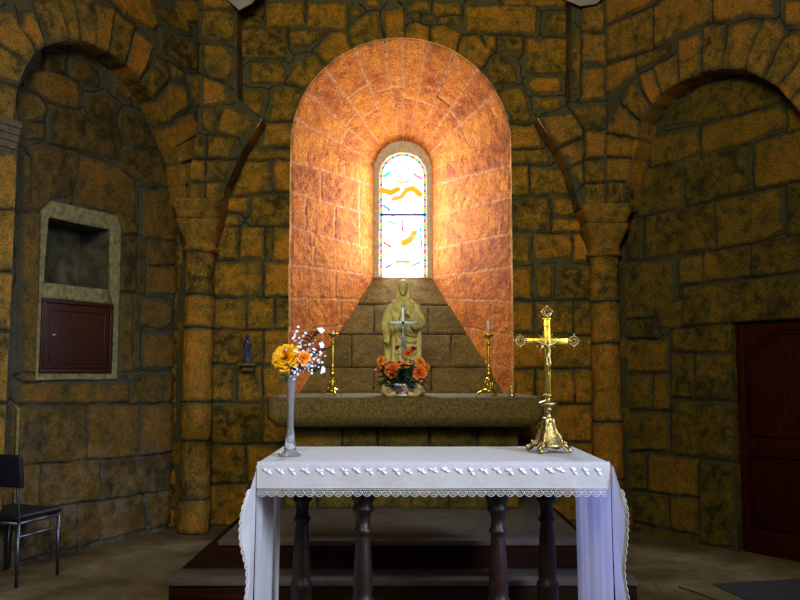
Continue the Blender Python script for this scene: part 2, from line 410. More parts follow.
# ---- centre wall ------------------------------------------------
C_L = [(266, 3, 304, 27), (307.5, 4, 346, 29), (238, 30, 286, 59), (251, 64, 284, 83), (239, 16, 260, 27),
 [(243, 14), (258, 2), (262, 4), (261, 15)], [(290, 32), (327, 31), (318, 41), (309, 46), (291, 47)],
 [(241, 91), (262, 92), (265, 99), (257, 118), (244, 108)], [(275, 89), (286, 87), (304, 92), (297, 106), (292, 120), (270, 119)],
 [(266, 125), (291, 123), (290, 147), (263, 146)],
 [(285, 83), (302, 60), (315, 57), (326, 68), (306, 88)], [(317, 52), (331, 33), (344, 33), (352, 51), (328, 66)],
 [(349, 30), (360, 17), (376, 12), (383, 40), (366, 44), (355, 48)], [(384, 12), (403, 8), (404, 40), (386, 41)],
 (351, 10, 362, 17), (366, 0, 378, 7), (406, 2, 429, 11), (435, 3, 460, 14), (422, 16, 434, 22), (411, 13, 419, 19),
 [(405, 28), (416, 23), (429, 27), (427, 43), (405, 41)], [(432, 28), (444, 26), (460, 35), (456, 52), (441, 47), (432, 45)],
 (441, 17, 460, 25), (466, 7, 535, 33), [(461, 38), (475, 37), (492, 52), (481, 68), (470, 62), (459, 52)], (486, 37, 495, 49),
 (499, 37, 522, 51), [(484, 71), (494, 56), (506, 58), (516, 70), (515, 82), (497, 90)],
 [(500, 93), (517, 87), (523, 93), (530, 118), (527, 123), (509, 121), (507, 108)],
 [(511, 126), (535, 128), (541, 140), (541, 148), (510, 148)], (546, 15, 568, 35), (527, 40, 569, 73), (530, 78, 560, 92), (536, 99, 560, 109),
 (505, 0, 575, 6), (244, 151, 290, 159), [(245, 162), (268, 163), (269, 192), (234, 194)], (275, 162, 291, 191),
 (252, 195, 290, 225), (228, 198, 248, 212), (226, 215, 238, 224), (241, 228, 263, 257), (216, 228, 237, 258), (274, 229, 291, 260), (266, 229, 271, 257),
 (213, 263, 261, 295), (265, 264, 291, 296), (213, 300, 245, 328), (248, 300, 273, 328), (276, 299, 291, 328),
 (213, 331, 262, 363), (265, 331, 290, 363), (212, 367, 234, 400), (238, 367, 261, 401), (264, 367, 290, 400),
 (210, 405, 260, 442), (264, 404, 300, 442), (209, 446, 244, 482), (248, 446, 298, 482), (209, 486, 246, 525), (250, 486, 300, 525),
 (511, 151, 548, 163), (511, 167, 528, 195), [(531, 168), (561, 170), (570, 194), (531, 194)], (511, 199, 550, 230),
 [(554, 199), (573, 200), (578, 215), (554, 216)], (553, 220, 584, 231), (536, 235, 571, 258), (574, 235, 592, 261), (511, 235, 529, 262),
 (511, 269, 530, 298), (537, 267, 551, 297), (559, 268, 592, 298), (512, 303, 532, 331), (537, 303, 572, 333), (575, 303, 592, 334),
 (512, 337, 549, 367), (553, 337, 592, 367), (515, 371, 533, 400), (537, 371, 573, 402), (576, 371, 592, 402),
 (500, 406, 547, 440), (551, 406, 592, 440), (500, 444, 556, 480), (560, 444, 592, 480), (500, 484, 545, 520), (549, 484, 592, 520)]
XL, ZS = FC.px(290.5, 148); XR, _ = FC.px(511, 148); XC = (XL+XR)/2; RO = (XR-XL)/2
ZTOP = FC.px(400, 38)[1]
ZS = ZTOP-RO
gl = at(374, 278, IY); gr = at(432, 278, IY); XCi = (gl.x+gr.x)/2; RI = (gr.x-gl.x)/2; ZBI = gl.z
ZTI = at(403, 141, IY).z; ZSI = ZTI-RI
ZBO = 1.12
hole = [(XL, ZBO), (XL, ZS)]+[(XC-RO*math.cos(a), ZS+RO*math.sin(a)) for a in np.linspace(0, PI, 49)[1:-1]]+[(XR, ZS), (XR, ZBO)]
st = polys(FC, C_L)
blk = st+[hole]
st = st+fill_stones((-2.3, 2.3, 0, TOPZ), blk, 5)
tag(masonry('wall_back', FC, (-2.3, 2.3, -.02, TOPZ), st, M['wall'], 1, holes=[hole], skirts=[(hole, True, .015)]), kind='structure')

# ---- window splay -------------------------------------------------
def splay():
    Lj = ZS-ZBO; RM = (RO+RI)/2; LA = PI*RM; D = math.hypot(IY-WY, RO-RI)
    def pos(a, t, h=None):
        """a along outline (metres), t 0..1 outer to inner"""
        a = np.asarray(a, float); t = np.asarray(t, float)
        ang = np.clip(a/RM, 0, PI)
        zb = np.where(a < 0, a, np.where(a > LA, LA-a, 0.0))
        xo = XC-RO*np.cos(ang); zo = ZS+RO*np.sin(ang)
        xi = XCi-RI*np.cos(ang); zi = ZSI+RI*np.sin(ang)
        x = xo+(xi-xo)*t; z = zo+(zi-zo)*t; y = WY+(IY-WY)*t
        return np.stack([x, y+0*x, z+zb], -1)
    cell = .010
    A = np.linspace(-Lj, LA+Lj, int((LA+2*Lj)/cell)); T = np.linspace(0, 1, int(D/cell))
    U, V = np.meshgrid(A, T*D, indexing='ij')
    # trace lookup
    P0 = pos(U, V/D).reshape(-1, 3)
    dy = P0[:, 1]; dz = P0[:, 2]-EYE; w = dy*CT+dz*ST
    sx = 400+800*P0[:, 0]/w; sy = 300-800*(dz*CT-dy*ST)/w
    uf = U.reshape(-1); vf = V.reshape(-1)
    def inv(x, y, side):
        m = (uf < LA/2) if side < 0 else (uf > LA/2)
        d = np.where(m, (sx-x)**2+(sy-y)**2, 1e9); i = int(d.argmin()); return (uf[i], vf[i])
    stones = []; g = .007
    def course(rows, xs_list, side):
        for (a, b), xs in zip(zip(rows[:-1], rows[1:]), xs_list):
            # rows are ((xo,yo),(xi,yi)) image lines; xs split positions along the row
            def on(l, x): (x0, y0), (x1, y1) = l; return (x, y0+(y1-y0)*(x-x0)/(x1-x0))
            pts = [a[0][0]]+xs+[a[1][0]]
            for x0, x1 in zip(pts[:-1], pts[1:]):
                q = [inv(*on(a, x0), side), inv(*on(a, x1), side), inv(*on(b, x1), side), inv(*on(b, x0), side)]
                c = np.mean(q, 0); r = []
                for p in q:
                    r.append((p[0]+g*np.sign(c[0]-p[0]), p[1]+g*np.sign(c[1]-p[1])))
                stones.append(r)
    Lr = [((291.5, 122), (374, 170)), ((291.5, 161), (374, 186)), ((291.5, 192), (374, 216)), ((291.5, 227), (374, 249)), ((291, 264), (373, 276)), ((291, 298), (372, 300)), ((290, 331), (372, 322)), ((290, 366), (372, 345)), ((290, 400), (372, 370))]
    course(Lr, [[308, 345], [321, 359], [306, 335, 360], [314, 362], [335], [308, 340], [322], [310]], -1)
    Rr = [((510, 122), (433, 170)), ((510, 165), (433, 186)), ((510, 197), (433, 216)), ((510, 234), (433, 249)), ((511, 266), (433, 277)), ((511, 301), (434, 298)), ((511, 335), (436, 322)), ((511.5, 369), (436, 345)), ((512, 400), (436, 370))]
    course(Rr, [[452, 486], [441, 473], [449, 462, 497], [443, 479], [452, 470], [492], [494, 470], [497]], 1)
    angs = [12, 29, 45, 60, 76, 89, 99, 115, 134, 150, 166]
    angs = sorted(180-a for a in angs)
    rs = np.random.RandomState(3)
    for a0, a1 in zip(angs[:-1], angs[1:]):
        cuts = [0, rs.uniform(.45, .62), 1] if rs.rand() < .75 else [0, rs.uniform(.28, .38), rs.uniform(.6, .72), 1]
        for c0, c1 in zip(cuts[:-1], cuts[1:]):
            u0 = math.radians(a0)*RM; u1 = math.radians(a1)*RM
            stones.append([(u0+g, c0*D+(g if c0 else -.02)), (u1-g, c0*D+(g if c0 else -.02)), (u1-g, c1*D-(g if c1 < 1 else -.02)), (u0+g, c1*D-(g if c1 < 1 else -.02))])
    for (a0, a1) in ((0, angs[0]), (angs[-1], 180)):
        u0 = math.radians(a0)*RM; u1 = math.radians(a1)*RM
        for c0, c1 in ((0, .4), (.4, 1)): stones.append([(u0-.02, c0*D+g), (u1-g, c0*D+g), (u1-g, c1*D-g), (u0-.02, c1*D-g)])
    sd, tone, crack, idd = fields(U, V, stones, 77, .008)
    t = np.clip((sd+.003)/.012, 0, 1)
    H = t*.004+fbm(U, V, .045, 41, 4)*.013*(.3+.9*vnoise(U, V, .25, 52))+fbm(U, V, .3, 47, 3)*.010
    onarch = (U > -.02) & (U < LA+.02); ck = np.where((U > LA*.36) & (U < LA*.74) & (vnoise(U, V, .35, 60) > .30), crack, .02)
    H = H-np.clip(1-ck/.008, 0, 1)*.012
    edge = np.clip(V/.03, 0, 1); H = H*edge
    e = 1e-3
    Pn = pos(U, V/D); du = pos(U+e, V/D)-Pn; dv = pos(U, V/D+e)-Pn
    n = np.cross(du, dv); n /= np.linalg.norm(n, axis=-1)[..., None]+1e-12
    ctr = np.array([XC, WY, 3.0]); s = np.sign(((ctr-Pn)*n).sum(-1)); n = n*s[..., None]
    P = Pn+n*H[..., None]
    return gridmesh('trim_1', P, np.ones((len(A)-1, len(T)-1), bool), {'sd': sd, 'tone': tone, 'crack': np.maximum(ck, .003)}, M['splay'])
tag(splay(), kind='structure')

# ---- sloping sill below the window ----
sl = (ZBI-ZBO)/(IY-WY)
FS = Frame((0, WY, ZBO), (1, 0, 0), (0, -sl, 1))
class SillFrame(Frame):
    def __init__(s):
        s.O = Vector((0, WY, ZBO)); s.u = Vector((1, 0, 0)); s.n = Vector((0, -sl, 1)).normalized()
        s.w = Vector((0, 1, sl)).normalized()
    def px(s, x, y):
        r = ray(x, y); E = Vector((0, 0, EYE)); t = (s.O-E).dot(s.n)/r.dot(s.n); p = E+r*t
        return ((p-s.O).dot(s.u), (p-s.O).dot(s.w))
    def P(s, U, V, H):
        return np.stack([s.O.x+U+0*V, s.O.y+V*s.w.y+H*s.n.y, s.O.z+V*s.w.z+H*s.n.z], -1)
FS = SillFrame()
sill_st = polys(FS, [(340, 275, 401, 303), (404, 275, 470, 304), (320, 307, 373, 333), (375, 307, 427, 333), (430, 307, 483, 333),
  (290, 336, 350, 366), (353, 336, 400, 366), (403, 336, 450, 366), (453, 336, 520, 366), (280, 369, 372, 392), (375, 369, 430, 392), (433, 369, 530, 392)])
ln = math.hypot(IY-WY, ZBI-ZBO)
so = [(XL-.03, -.02), (XR+.03, -.02), (XCi+RI+.03, ln+.01), (XCi-RI-.03, ln+.01)]
tag(masonry('trim_2', FS, (XL-.05, XR+.05, -.03, ln+.02), sill_st, M['sill'], 8, outline=so, hs=.006, rough=.004, warp=.003, grow=.012), kind='structure')

# ---- left wall ----
L_REC = [(44, 54, 63, 71), [(72, 59), (86, 60), (97, 72), (96, 87), (72, 77)], [(32, 74), (48, 70), (75, 84), (77, 108), (55, 104), (31, 90)],
 [(89, 98), (100, 96), (115, 103), (116, 127), (89, 118)], [(121, 118), (130, 113), (144, 119), (157, 148), (135, 146), (121, 134)],
 [(50, 106), (84, 113), (118, 130), (119, 160), (84, 150), (50, 143)], (24, 126, 41, 139), [(16, 92), (38, 98), (45, 110), (40, 120), (15, 118)],
 [(31, 152), (45, 146), (75, 153), (80, 170), (70, 195), (50, 199), (40, 210), (31, 208)],
 [(79, 156), (95, 160), (120, 170), (133, 182), (135, 232), (123, 233), (119, 222), (113, 213), (80, 203), (74, 190)],
 [(122, 152), (140, 148), (166, 152), (176, 186), (150, 185), (135, 177), (122, 168)],
 [(144, 191), (177, 192), (177, 240), (144, 236)], (121, 238, 135, 290), (138, 240, 144, 292), (147, 243, 177, 264), (148, 268, 177, 293),
 [(141, 301), (160, 302), (170, 308), (169, 322), (160, 328), (141, 325)], [(145, 337), (160, 335), (176, 338), (176, 366), (146, 367)],
 (121, 296, 131, 370), (134, 296, 138, 368), [(131, 376), (173, 374), (173, 400), (131, 403)],
 (20, 384, 127, 401), [(10, 409), (85, 407), (85, 459), (10, 464)], [(88, 407), (137, 406), (137, 455), (88, 458)], [(141, 407), (174, 405), (174, 450), (141, 454)],
 [(0, 468), (37, 466), (37, 507), (0, 509)], [(42, 466), (98, 461), (98, 498), (42, 506)], [(102, 461), (173, 455), (172, 488), (102, 498)],
 [(20, 512), (48, 510), (48, 552), (20, 560)], [(54, 509), (75, 507), (75, 545), (54, 550)], [(80, 506), (141, 497), (144, 528), (80, 544)],
 [(148, 496), (172, 492), (172, 522), (149, 528)], (22, 215, 37, 370), (22, 158, 28, 210), (23, 374, 38, 380)]
stL = polys(FL, L_REC)
NI = [FL.px(*p) for p in ((45, 218), (109, 230), (105, 292), (44, 281))]
umin = (NI[0][0]+NI[3][0])/2; umax = (NI[1][0]+NI[2][0])/2
if umin > umax: umin, umax = umax, umin
nz1 = (NI[0][1]+NI[1][1])/2; nz0 = (NI[2][1]+NI[3][1])/2
niche = [(umin, nz0), (umax, nz0), (umax, nz1), (umin, nz1)]
fr_out = [FL.px(*p) for p in ((40, 214), (51, 202), (113, 215), (120, 227), (117, 379), (37, 380))]
stLa = stL+fill_stones((-.1, 2.8, 0, TOPZ), stL+[fr_out], 11)
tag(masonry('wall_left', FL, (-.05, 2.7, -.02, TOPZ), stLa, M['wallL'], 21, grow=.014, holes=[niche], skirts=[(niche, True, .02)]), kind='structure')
# niche box
bm = bmesh.new(); c0 = [FL.pt(u, z, 0) for u, z in niche]; c1 = [FL.pt(u*.96+.04*(umin+umax)/2, z, -.34) for u, z in niche]
va = [bm.verts.new(p) for p in c0]; vb = [bm.verts.new(p) for p in c1]
for i in range(4): bm.faces.new((va[i], va[(i+1) % 4], vb[(i+1) % 4], vb[i]))
bm.faces.new(vb); bmesh.ops.subdivide_edges(bm, edges=bm.edges[:], cuts=6, use_grid_fill=True)
for v in bm.verts:
    if (v.co-FL.pt(0, 0, 0)).dot(FL.n) < -.01: v.co += FL.n*0+Vector(mnoise.noise_vector(v.co*6))*.012
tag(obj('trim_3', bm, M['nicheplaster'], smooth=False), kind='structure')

intrL = [(17, 128), (14, 100), (17, 85), (24, 68), (33, 54), (45, 45), (68, 39), (82, 41), (95, 46), (112, 55), (128, 68), (140, 82), (154, 98), (165, 118), (173, 140), (180, 165), (184, 186), (185, 205)]
iL = [FLf.px(*p) for p in intrL]
holeL = [(iL[0][0]-.0, -.3)]+[(iL[0][0], iL[0][1])]+iL[1:]+[(FLf.px(193, 206)[0], iL[-1][1]), (FLf.px(193, 206)[0], -.3)]
L_FACE = [[(-8, 84), (0, 84), (13, 89), (14, 100), (11, 120), (-8, 125)], [(-6, 46), (8, 52), (24, 66), (17, 82), (-6, 74)], [(-6, 12), (10, 14), (33, 50), (26, 62), (-6, 38)],
 [(24, 14), (32, 13), (43, 42), (36, 47), (22, 28)], [(35, 3), (56, 0), (67, 37), (48, 43)], [(59, 0), (72, 0), (79, 38), (71, 39)], [(76, 0), (93, 0), (95, 44), (82, 40)],
 [(96, 3), (113, 10), (108, 50), (97, 46)], [(117, 15), (134, 26), (124, 62), (112, 54)], [(136, 32), (153, 46), (139, 79), (129, 66)],
 [(158, 62), (168, 73), (166, 82), (151, 97), (142, 83)], [(171, 86), (183, 89), (187, 106), (169, 118), (158, 104)], [(170, 129), (192, 114), (198, 134), (176, 147)],
 [(104, -14), (147, -14), (150, 6), (157, 25), (152, 29), (125, 14)], [(152, 3), (185, 18), (188, 32), (175, 28), (156, 14)], [(161, 31), (190, 43), (196, 52), (195, 70), (180, 66), (161, 50)],
 [(172, 67), (182, 72), (182, 79), (174, 76)], [(188, 78), (200, 77), (203, 102), (200, 107), (193, 97)], (176, 2, 198, 22),
 [(171, 150), (196, 138), (202, 139), (203, 158), (176, 163)], [(178, 166), (203, 161), (203, 181), (184, 184)], [(185, 187), (203, 184), (203, 200), (186, 203)],
 (-12, 212, 15, 268), (-12, 274, 14, 330), (-12, 335, 14, 400), (-12, 405, 14, 460), (-12, 156, 15, 208), (-12, 465, 13, 520), (-12, 526, 12, 580)]
stf = polys(FLf, L_FACE)
stf = stf+fill_stones((-.1, 2.6, 0, TOPZ), stf+[holeL], 12)
skL = [p for p in holeL]
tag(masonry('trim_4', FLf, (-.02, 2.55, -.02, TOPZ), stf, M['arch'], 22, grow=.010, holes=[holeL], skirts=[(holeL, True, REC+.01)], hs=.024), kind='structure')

# ---- right wall ----
R_REC = [[(667, 124), (675, 108), (700, 88), (730, 81), (765, 86), (785, 98), (770, 105), (700, 121)],
 [(651, 140), (697, 130), (698, 155), (652, 167)], [(703, 128), (780, 107), (786, 125), (745, 143), (703, 153)], [(790, 105), (812, 100), (812, 126), (790, 131)],
 [(635, 172), (682, 161), (682, 207), (634, 216)], [(686, 160), (747, 147), (750, 189), (687, 205)], [(757, 146), (812, 128), (812, 176), (757, 187)],
 [(627, 221), (640, 219), (639, 258), (627, 259)], [(647, 217), (714, 203), (714, 247), (647, 257)], [(718, 203), (782, 189), (782, 229), (768, 238), (718, 247)],
 [(790, 186), (830, 177), (830, 228), (790, 236)], [(626, 265), (673, 262), (672, 313), (626, 318)], [(682, 259), (701, 256), (701, 281), (682, 283)],
 [(705, 255), (748, 247), (750, 275), (705, 280)], [(753, 246), (830, 230), (830, 268), (753, 275)],
 [(685, 289), (850, 270), (850, 318), (735, 321), (683, 325)], (659, 303, 681, 326), (626, 321, 656, 337),
 [(674, 330), (733, 326), (733, 351), (675, 350)], (626, 342, 667, 370), (673, 356, 693, 396), [(697, 357), (733, 357), (733, 398), (697, 396)],
 (626, 376, 651, 407), (655, 376, 668, 408), [(627, 413), (668, 414), (668, 449), (627, 449)], [(673, 402), (733, 405), (733, 458), (673, 452)],
 (627, 454, 646, 488), [(650, 456), (697, 461), (697, 495), (650, 490)], [(701, 463), (733, 466), (733, 545), (702, 542)],
 [(627, 493), (669, 497), (669, 526), (627, 519)], [(672, 498), (697, 500), (697, 532), (672, 527)], [(627, 525), (697, 537), (697, 548), (627, 534)]]
stR = polys(FR, R_REC)
du0 = FR.px(735, 430)[0]; dz1 = FR.px(735, 322)[1]; DW = .98; du1 = du0+DW
dhole = [(du0, -.3), (du1, -.3), (du1, dz1-.0), (du0, dz1)]
stRa = stR+fill_stones((-.1, 3.0, 0, TOPZ), stR+[dhole], 13)
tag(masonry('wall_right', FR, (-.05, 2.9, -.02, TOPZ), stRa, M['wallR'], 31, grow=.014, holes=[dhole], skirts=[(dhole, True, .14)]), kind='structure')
intrR = [(626, 210), (628, 180), (633, 158), (640, 140), (642, 122), (653, 105), (664, 93), (681, 82), (703, 73), (722, 69), (745, 69), (762, 77), (778, 86), (791, 101), (802, 114), (816, 140), (828, 170), (838, 215)]
iR = [FRf.px(*p) for p in intrR]
holeR = [(FRf.px(611, 206)[0], -.3), (FRf.px(611, 206)[0], iR[0][1])]+iR+[(iR[-1][0], -.3)]
R_FACE = [[(601, 10), (602, -4), (655, -12), (655, 0), (607, 24), (603, 22)], [(607, 28), (651, 10), (652, 47), (606, 62)], [(655, 8), (671, -2), (710, -14), (710, 20), (655, 45)],
 [(714, -14), (772, -20), (771, 14), (745, 15), (722, 21), (714, 18)], (787, 2, 820, 25), [(604, 68), (634, 59), (634, 73), (615, 90), (604, 92)],
 [(637, 58), (674, 45), (672, 52), (650, 63), (638, 69)], [(641, 76), (652, 71), (660, 91), (653, 104), (643, 88)], [(655, 67), (676, 57), (679, 83), (664, 93)],
 [(680, 42), (700, 36), (699, 70), (681, 82)], [(706, 28), (722, 27), (724, 45), (721, 66), (704, 72)], [(729, 29), (750, 22), (760, 24), (745, 69), (724, 69)],
 [(765, 21), (775, 24), (784, 35), (762, 77), (747, 68)], [(786, 38), (800, 34), (801, 55), (779, 85), (766, 79)], [(806, 40), (830, 50), (791, 101), (781, 87), (803, 60)],
 [(833, 55), (850, 80), (806, 114), (794, 103)], [(852, 88), (860, 115), (818, 140), (808, 120)],
 [(633, 83), (648, 108), (641, 119), (624, 104)], [(620, 107), (637, 122), (639, 138), (608, 131)], [(606, 136), (640, 142), (636, 157), (606, 155)],
 (606, 160, 630, 180), (606, 184, 627, 204)]
stg = polys(FRf, R_FACE)
stg = stg+fill_stones((-.1, 2.9, 0, TOPZ), stg+[holeR], 14)
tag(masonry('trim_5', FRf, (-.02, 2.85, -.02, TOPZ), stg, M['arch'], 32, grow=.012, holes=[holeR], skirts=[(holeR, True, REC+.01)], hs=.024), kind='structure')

# ---- corner masses flaring above the columns ----
SY = 7.60
FX = Frame((0, SY, 0), (1, 0, 0), (0, -1, 0))
oL = [(188, 201), (190, 170), (196, 140), (199, 105), (199, -60), (237, -60), (238, 98), (250, 108), (262, 118), (252, 136), (242, 152), (233, 172), (226, 188), (222, 201)]
sLm = [[(208, 137), (236, 139), (228, 158), (208, 158)], (191, 138, 204, 158), (190, 162, 204, 180), [(207, 162), (229, 162), (225, 180), (207, 180)], (190, 184, 204, 199), (207, 184, 222, 199),
  [(202, 111), (220, 107), (212, 133), (203, 130)], [(226, 107), (250, 119), (253, 123), (241, 138), (216, 130)],
  [(204, 78), (225, 85), (226, 101), (204, 104)], [(205, 47), (222, 46), (232, 57), (232, 68), (229, 82), (210, 76), (204, 68)], (203, -20, 232, 8), (203, 12, 234, 40)]
oLm = [FX.px(*p) for p in oL]
tag(masonry('trim_6', FX, (min(p[0] for p in oLm), max(p[0] for p in oLm), min(p[1] for p in oLm), max(p[1] for p in oLm)), polys(FX, sLm), M['arch'], 41, outline=oLm, skirts=[(oLm, True, WY-SY)], hs=.022, grow=.010), kind='structure')
oR = [(579, 208), (574, 190), (566, 166), (556, 146), (545, 130), (538, 118), (548, 113), (570, 103), (571, -60), (606, -60), (606, 208)]
sRm = [[(542, 119), (571, 115), (581, 127), (582, 135), (560, 145), (548, 131)], [(586, 132), (604, 132), (604, 157), (587, 157)], [(562, 149), (582, 141), (582, 160), (570, 166)],
  [(572, 169), (582, 164), (583, 182), (578, 183)], (586, 162, 604, 181), (586, 185, 604, 206), [(576, 111), (596, 104), (604, 106), (604, 128), (587, 128)],
  (584, 70, 604, 98), (583, 35, 604, 62), (583, 5, 603, 30), (573, 30, 580, 95)]
oRm = [FX.px(*p) for p in oR]
tag(masonry('trim_7', FX, (min(p[0] for p in oRm), max(p[0] for p in oRm), min(p[1] for p in oRm), max(p[1] for p in oRm)), polys(FX, sRm), M['arch'], 42, outline=oRm, skirts=[(oRm, True, WY-SY)], hs=.022, grow=.010), kind='structure')
# plaster remnants of the vault in both top corners
for k, pl in enumerate(([(228, -12), (228, 0), (239, 10), (252, 3), (264, -12)], [(562, -12), (566, 0), (580, 6), (596, 4), (604, -3), (606, -12)])):
    bm = bmesh.new(); f = [bm.verts.new(at(x, y, SY-.08)) for x, y in pl]; b_ = [bm.verts.new(at(x, y+2, WY-.01)) for x, y in pl]
    bm.faces.new(f); bm.faces.new(b_)
    for i in range(len(pl)): bm.faces.new((f[i], f[(i+1) % len(pl)], b_[(i+1) % len(pl)], b_[i]))
    tag(obj('trim_%d' % (8+k), bm, M['plaster'], smooth=False), kind='structure')

# ------------------------------------------------------------------ shape helpers
def lathe(bm, prof, c=(0, 0, 0), seg=24, M4=None, sq=None):
    """prof list of (r,z)"""
    rings = []
    for r, z in prof:
        ring = []
        for i in range(seg):
            a = 2*PI*i/seg; co = Vector((c[0]+r*math.cos(a), c[1]+r*math.sin(a), c[2]+z))
            if M4: co = M4 @ co
            ring.append(bm.verts.new(co))
        rings.append(ring)
    for a, b in zip(rings[:-1], rings[1:]):
        for i in range(seg): bm.faces.new((a[i], a[(i+1) % seg], b[(i+1) % seg], b[i]))
    if prof[0][0] > 1e-5: bm.faces.new(rings[0][::-1])
    if prof[-1][0] > 1e-5: bm.faces.new(rings[-1])
    return rings
def tube(bm, pts, r, seg=8, cap=True):
    pts = [Vector(p) for p in pts]; rr = r if isinstance(r, (list, tuple)) else [r]*len(pts)
    rings = []; up = Vector((0, 0, 1)); prev = None
    for i, p in enumerate(pts):
        t = (pts[min(i+1, len(pts)-1)]-pts[max(i-1, 0)])
        t = t.normalized() if t.length > 1e-9 else Vector((0, 0, 1))
        if prev is None:
            ref = up if abs(t.z) < .9 else Vector((1, 0, 0)); a = t.cross(ref).normalized()
        else: a = (prev-t*prev.dot(t)).normalized()
        prev = a; b = t.cross(a)
        rings.append([bm.verts.new(p+(a*math.cos(2*PI*k/seg)+b*math.sin(2*PI*k/seg))*rr[i]) for k in range(seg)])
    for x, y in zip(rings[:-1], rings[1:]):
        for k in range(seg): bm.faces.new((x[k], x[(k+1) % seg], y[(k+1) % seg], y[k]))
    if cap: bm.faces.new(rings[0][::-1]); bm.faces.new(rings[-1])
def box(bm, x0, x1, y0, y1, z0, z1, bev=0, seg=2, M4=None):
    r = bmesh.ops.create_cube(bm, size=1); vs = r['verts']
    for v in vs: v.co = Vector(((x0+x1)/2+v.co.x*(x1-x0), (y0+y1)/2+v.co.y*(y1-y0), (z0+z1)/2+v.co.z*(z1-z0)))
    if bev:
        es = {e for v in vs for e in v.link_edges}
        rr = bmesh.ops.bevel(bm, geom=list(es), offset=bev, segments=seg, affect='EDGES', profile=.5)
        vs = list({v for f in rr['faces'] for v in f.verts} | {v for v in vs if v.is_valid})
    if M4:
        for v in vs: v.co = M4 @ v.co
    return vs
def ball(bm, c, r, seg=12, sc=(1, 1, 1), rot=None):
    res = bmesh.ops.create_uvsphere(bm, u_segments=seg, v_segments=max(6, seg//2+2), radius=1)
    for v in res['verts']:
        p = Vector((v.co.x*r*sc[0], v.co.y*r*sc[1], v.co.z*r*sc[2]))
        if rot: p = rot @ p
        v.co = p+Vector(c)
def smoothpath(pts, k=6):
    pts = [Vector(p) for p in pts]; out = []
    for i in range(len(pts)-1):
        p0 = pts[max(i-1, 0)]; p1 = pts[i]; p2 = pts[i+1]; p3 = pts[min(i+2, len(pts)-1)]
        for j in range(k):
            t = j/k
            out.append(.5*((2*p1)+(p2-p0)*t+(2*p0-5*p1+4*p2-p3)*t*t+(3*p1-p0-3*p2+p3)*t**3))
    out.append(pts[-1]); return out
def fattr(me, **kw):
    for k, a in kw.items():
        t = me.attributes.new(k, 'FLOAT', 'POINT'); t.data.foreach_set('value', np.asarray(a, np.float32))

# ------------------------------------------------------------------ columns
def column(cx, cy, r, joints, zcap, label, seed):
    root = empty('stone_column', (cx, cy, 0), 0, label, 'column', 'engaged columns in the corners of the altar wall')
    th = np.linspace(0, 2*PI, 73); zz = np.arange(0, zcap+.001, .012)
    TH_, Z = np.meshgrid(th, zz, indexing='ij')
    js = np.array([0]+joints+[zcap]); d = np.min(np.abs(Z[..., None]-js[None, None, :]-(.004*np.sin(3*TH_))[..., None]), -1)
    drum = np.digitize(Z, js); ton = np.random.RandomState(seed).rand(20)[drum]
    cu, cv = np.cos(TH_), np.sin(TH_)
    rad = r*(1+np.where(Z < joints[0], .06, 0))+np.clip(d/.02, 0, 1)*.008-.008+(vnoise(TH_*r*3+cu*.3, Z, .1, seed)-.5)*.010*np.abs(1)+(vnoise(cu*.4+2, Z+cv*.3, .3, seed+1)-.5)*.02
    P = np.stack([rad*cu, rad*cv, Z], -1); P[-1] = P[0]
    gridmesh('shaft', P, np.ones((len(th)-1, len(zz)-1), bool), {'sd': d-.012, 'tone': ton, 'crack': d*.9}, M['arch'], parent=root)
    # bell capital: circle that turns into a square
    def sec(prof, name):
        seg = 48; vs = []; n = len(prof)
        for (rr, z, k) in prof:
            for i in range(seg):
                a = 2*PI*i/seg+PI/4*0; c_, s_ = math.cos(a), math.sin(a)
                e = 2+k*8; q = (abs(c_)**e+abs(s_)**e)**(-1/e)
                vs.append((rr*q*c_, rr*q*s_, z))
        f = [(j*seg+i, j*seg+(i+1) % seg, (j+1)*seg+(i+1) % seg, (j+1)*seg+i) for j in range(n-1) for i in range(seg)]
        f.append(tuple(range(seg))[::-1]); f.append(tuple((n-1)*seg+i for i in range(seg)))
        me = bpy.data.meshes.new(name); me.from_pydata(vs, [], f)
        for v in me.vertices: v.co += Vector(mnoise.noise_vector(Vector(v.co)*14+Vector((seed, 0, 0))))*.007
        me.update(); fattr(me, sd=[.05]*len(vs), tone=[.6]*len(vs), crack=[1]*len(vs))
        return link(name, me, M['arch'], root)
    sec([(r+.005, zcap-.02, 0), (r+.03, zcap, 0), (r+.03, zcap+.02, 0), (r+.01, zcap+.035, 0), (r+.012, zcap+.08, .05), (r+.03, zcap+.15, .2), (r+.055, zcap+.22, .5), (r+.07, zcap+.27, .8), (r+.07, zcap+.285, .9)], 'capital')
    sec([(r+.06, zcap+.292, 1), (r+.065, zcap+.34, 1), (r+.085, zcap+.385, 1), (r+.095, zcap+.40, 1), (r+.097, zcap+.47, 1), (r+.09, zcap+.475, 1)], 'abacus')
    return root
CYc = 7.70
def zc(y, Y=CYc-.14): return at(400, y, Y).z
xl = (at(182, 300, CYc-.08).x+at(212, 300, CYc-.08).x)/2; xr = (at(592, 300, CYc-.08).x+at(622, 300, CYc-.08).x)/2
column(xl, CYc, .14, [zc(500), zc(441), zc(402), zc(327), zc(294)], zc(249), 'left engaged round stone column with block capital, in the corner behind the side chair wall', 3)
column(xr, CYc, .14, [zc(480), zc(422), zc(343), zc(301)], zc(254), 'right engaged round stone column with block capital, between altar wall and red-brown door', 4)
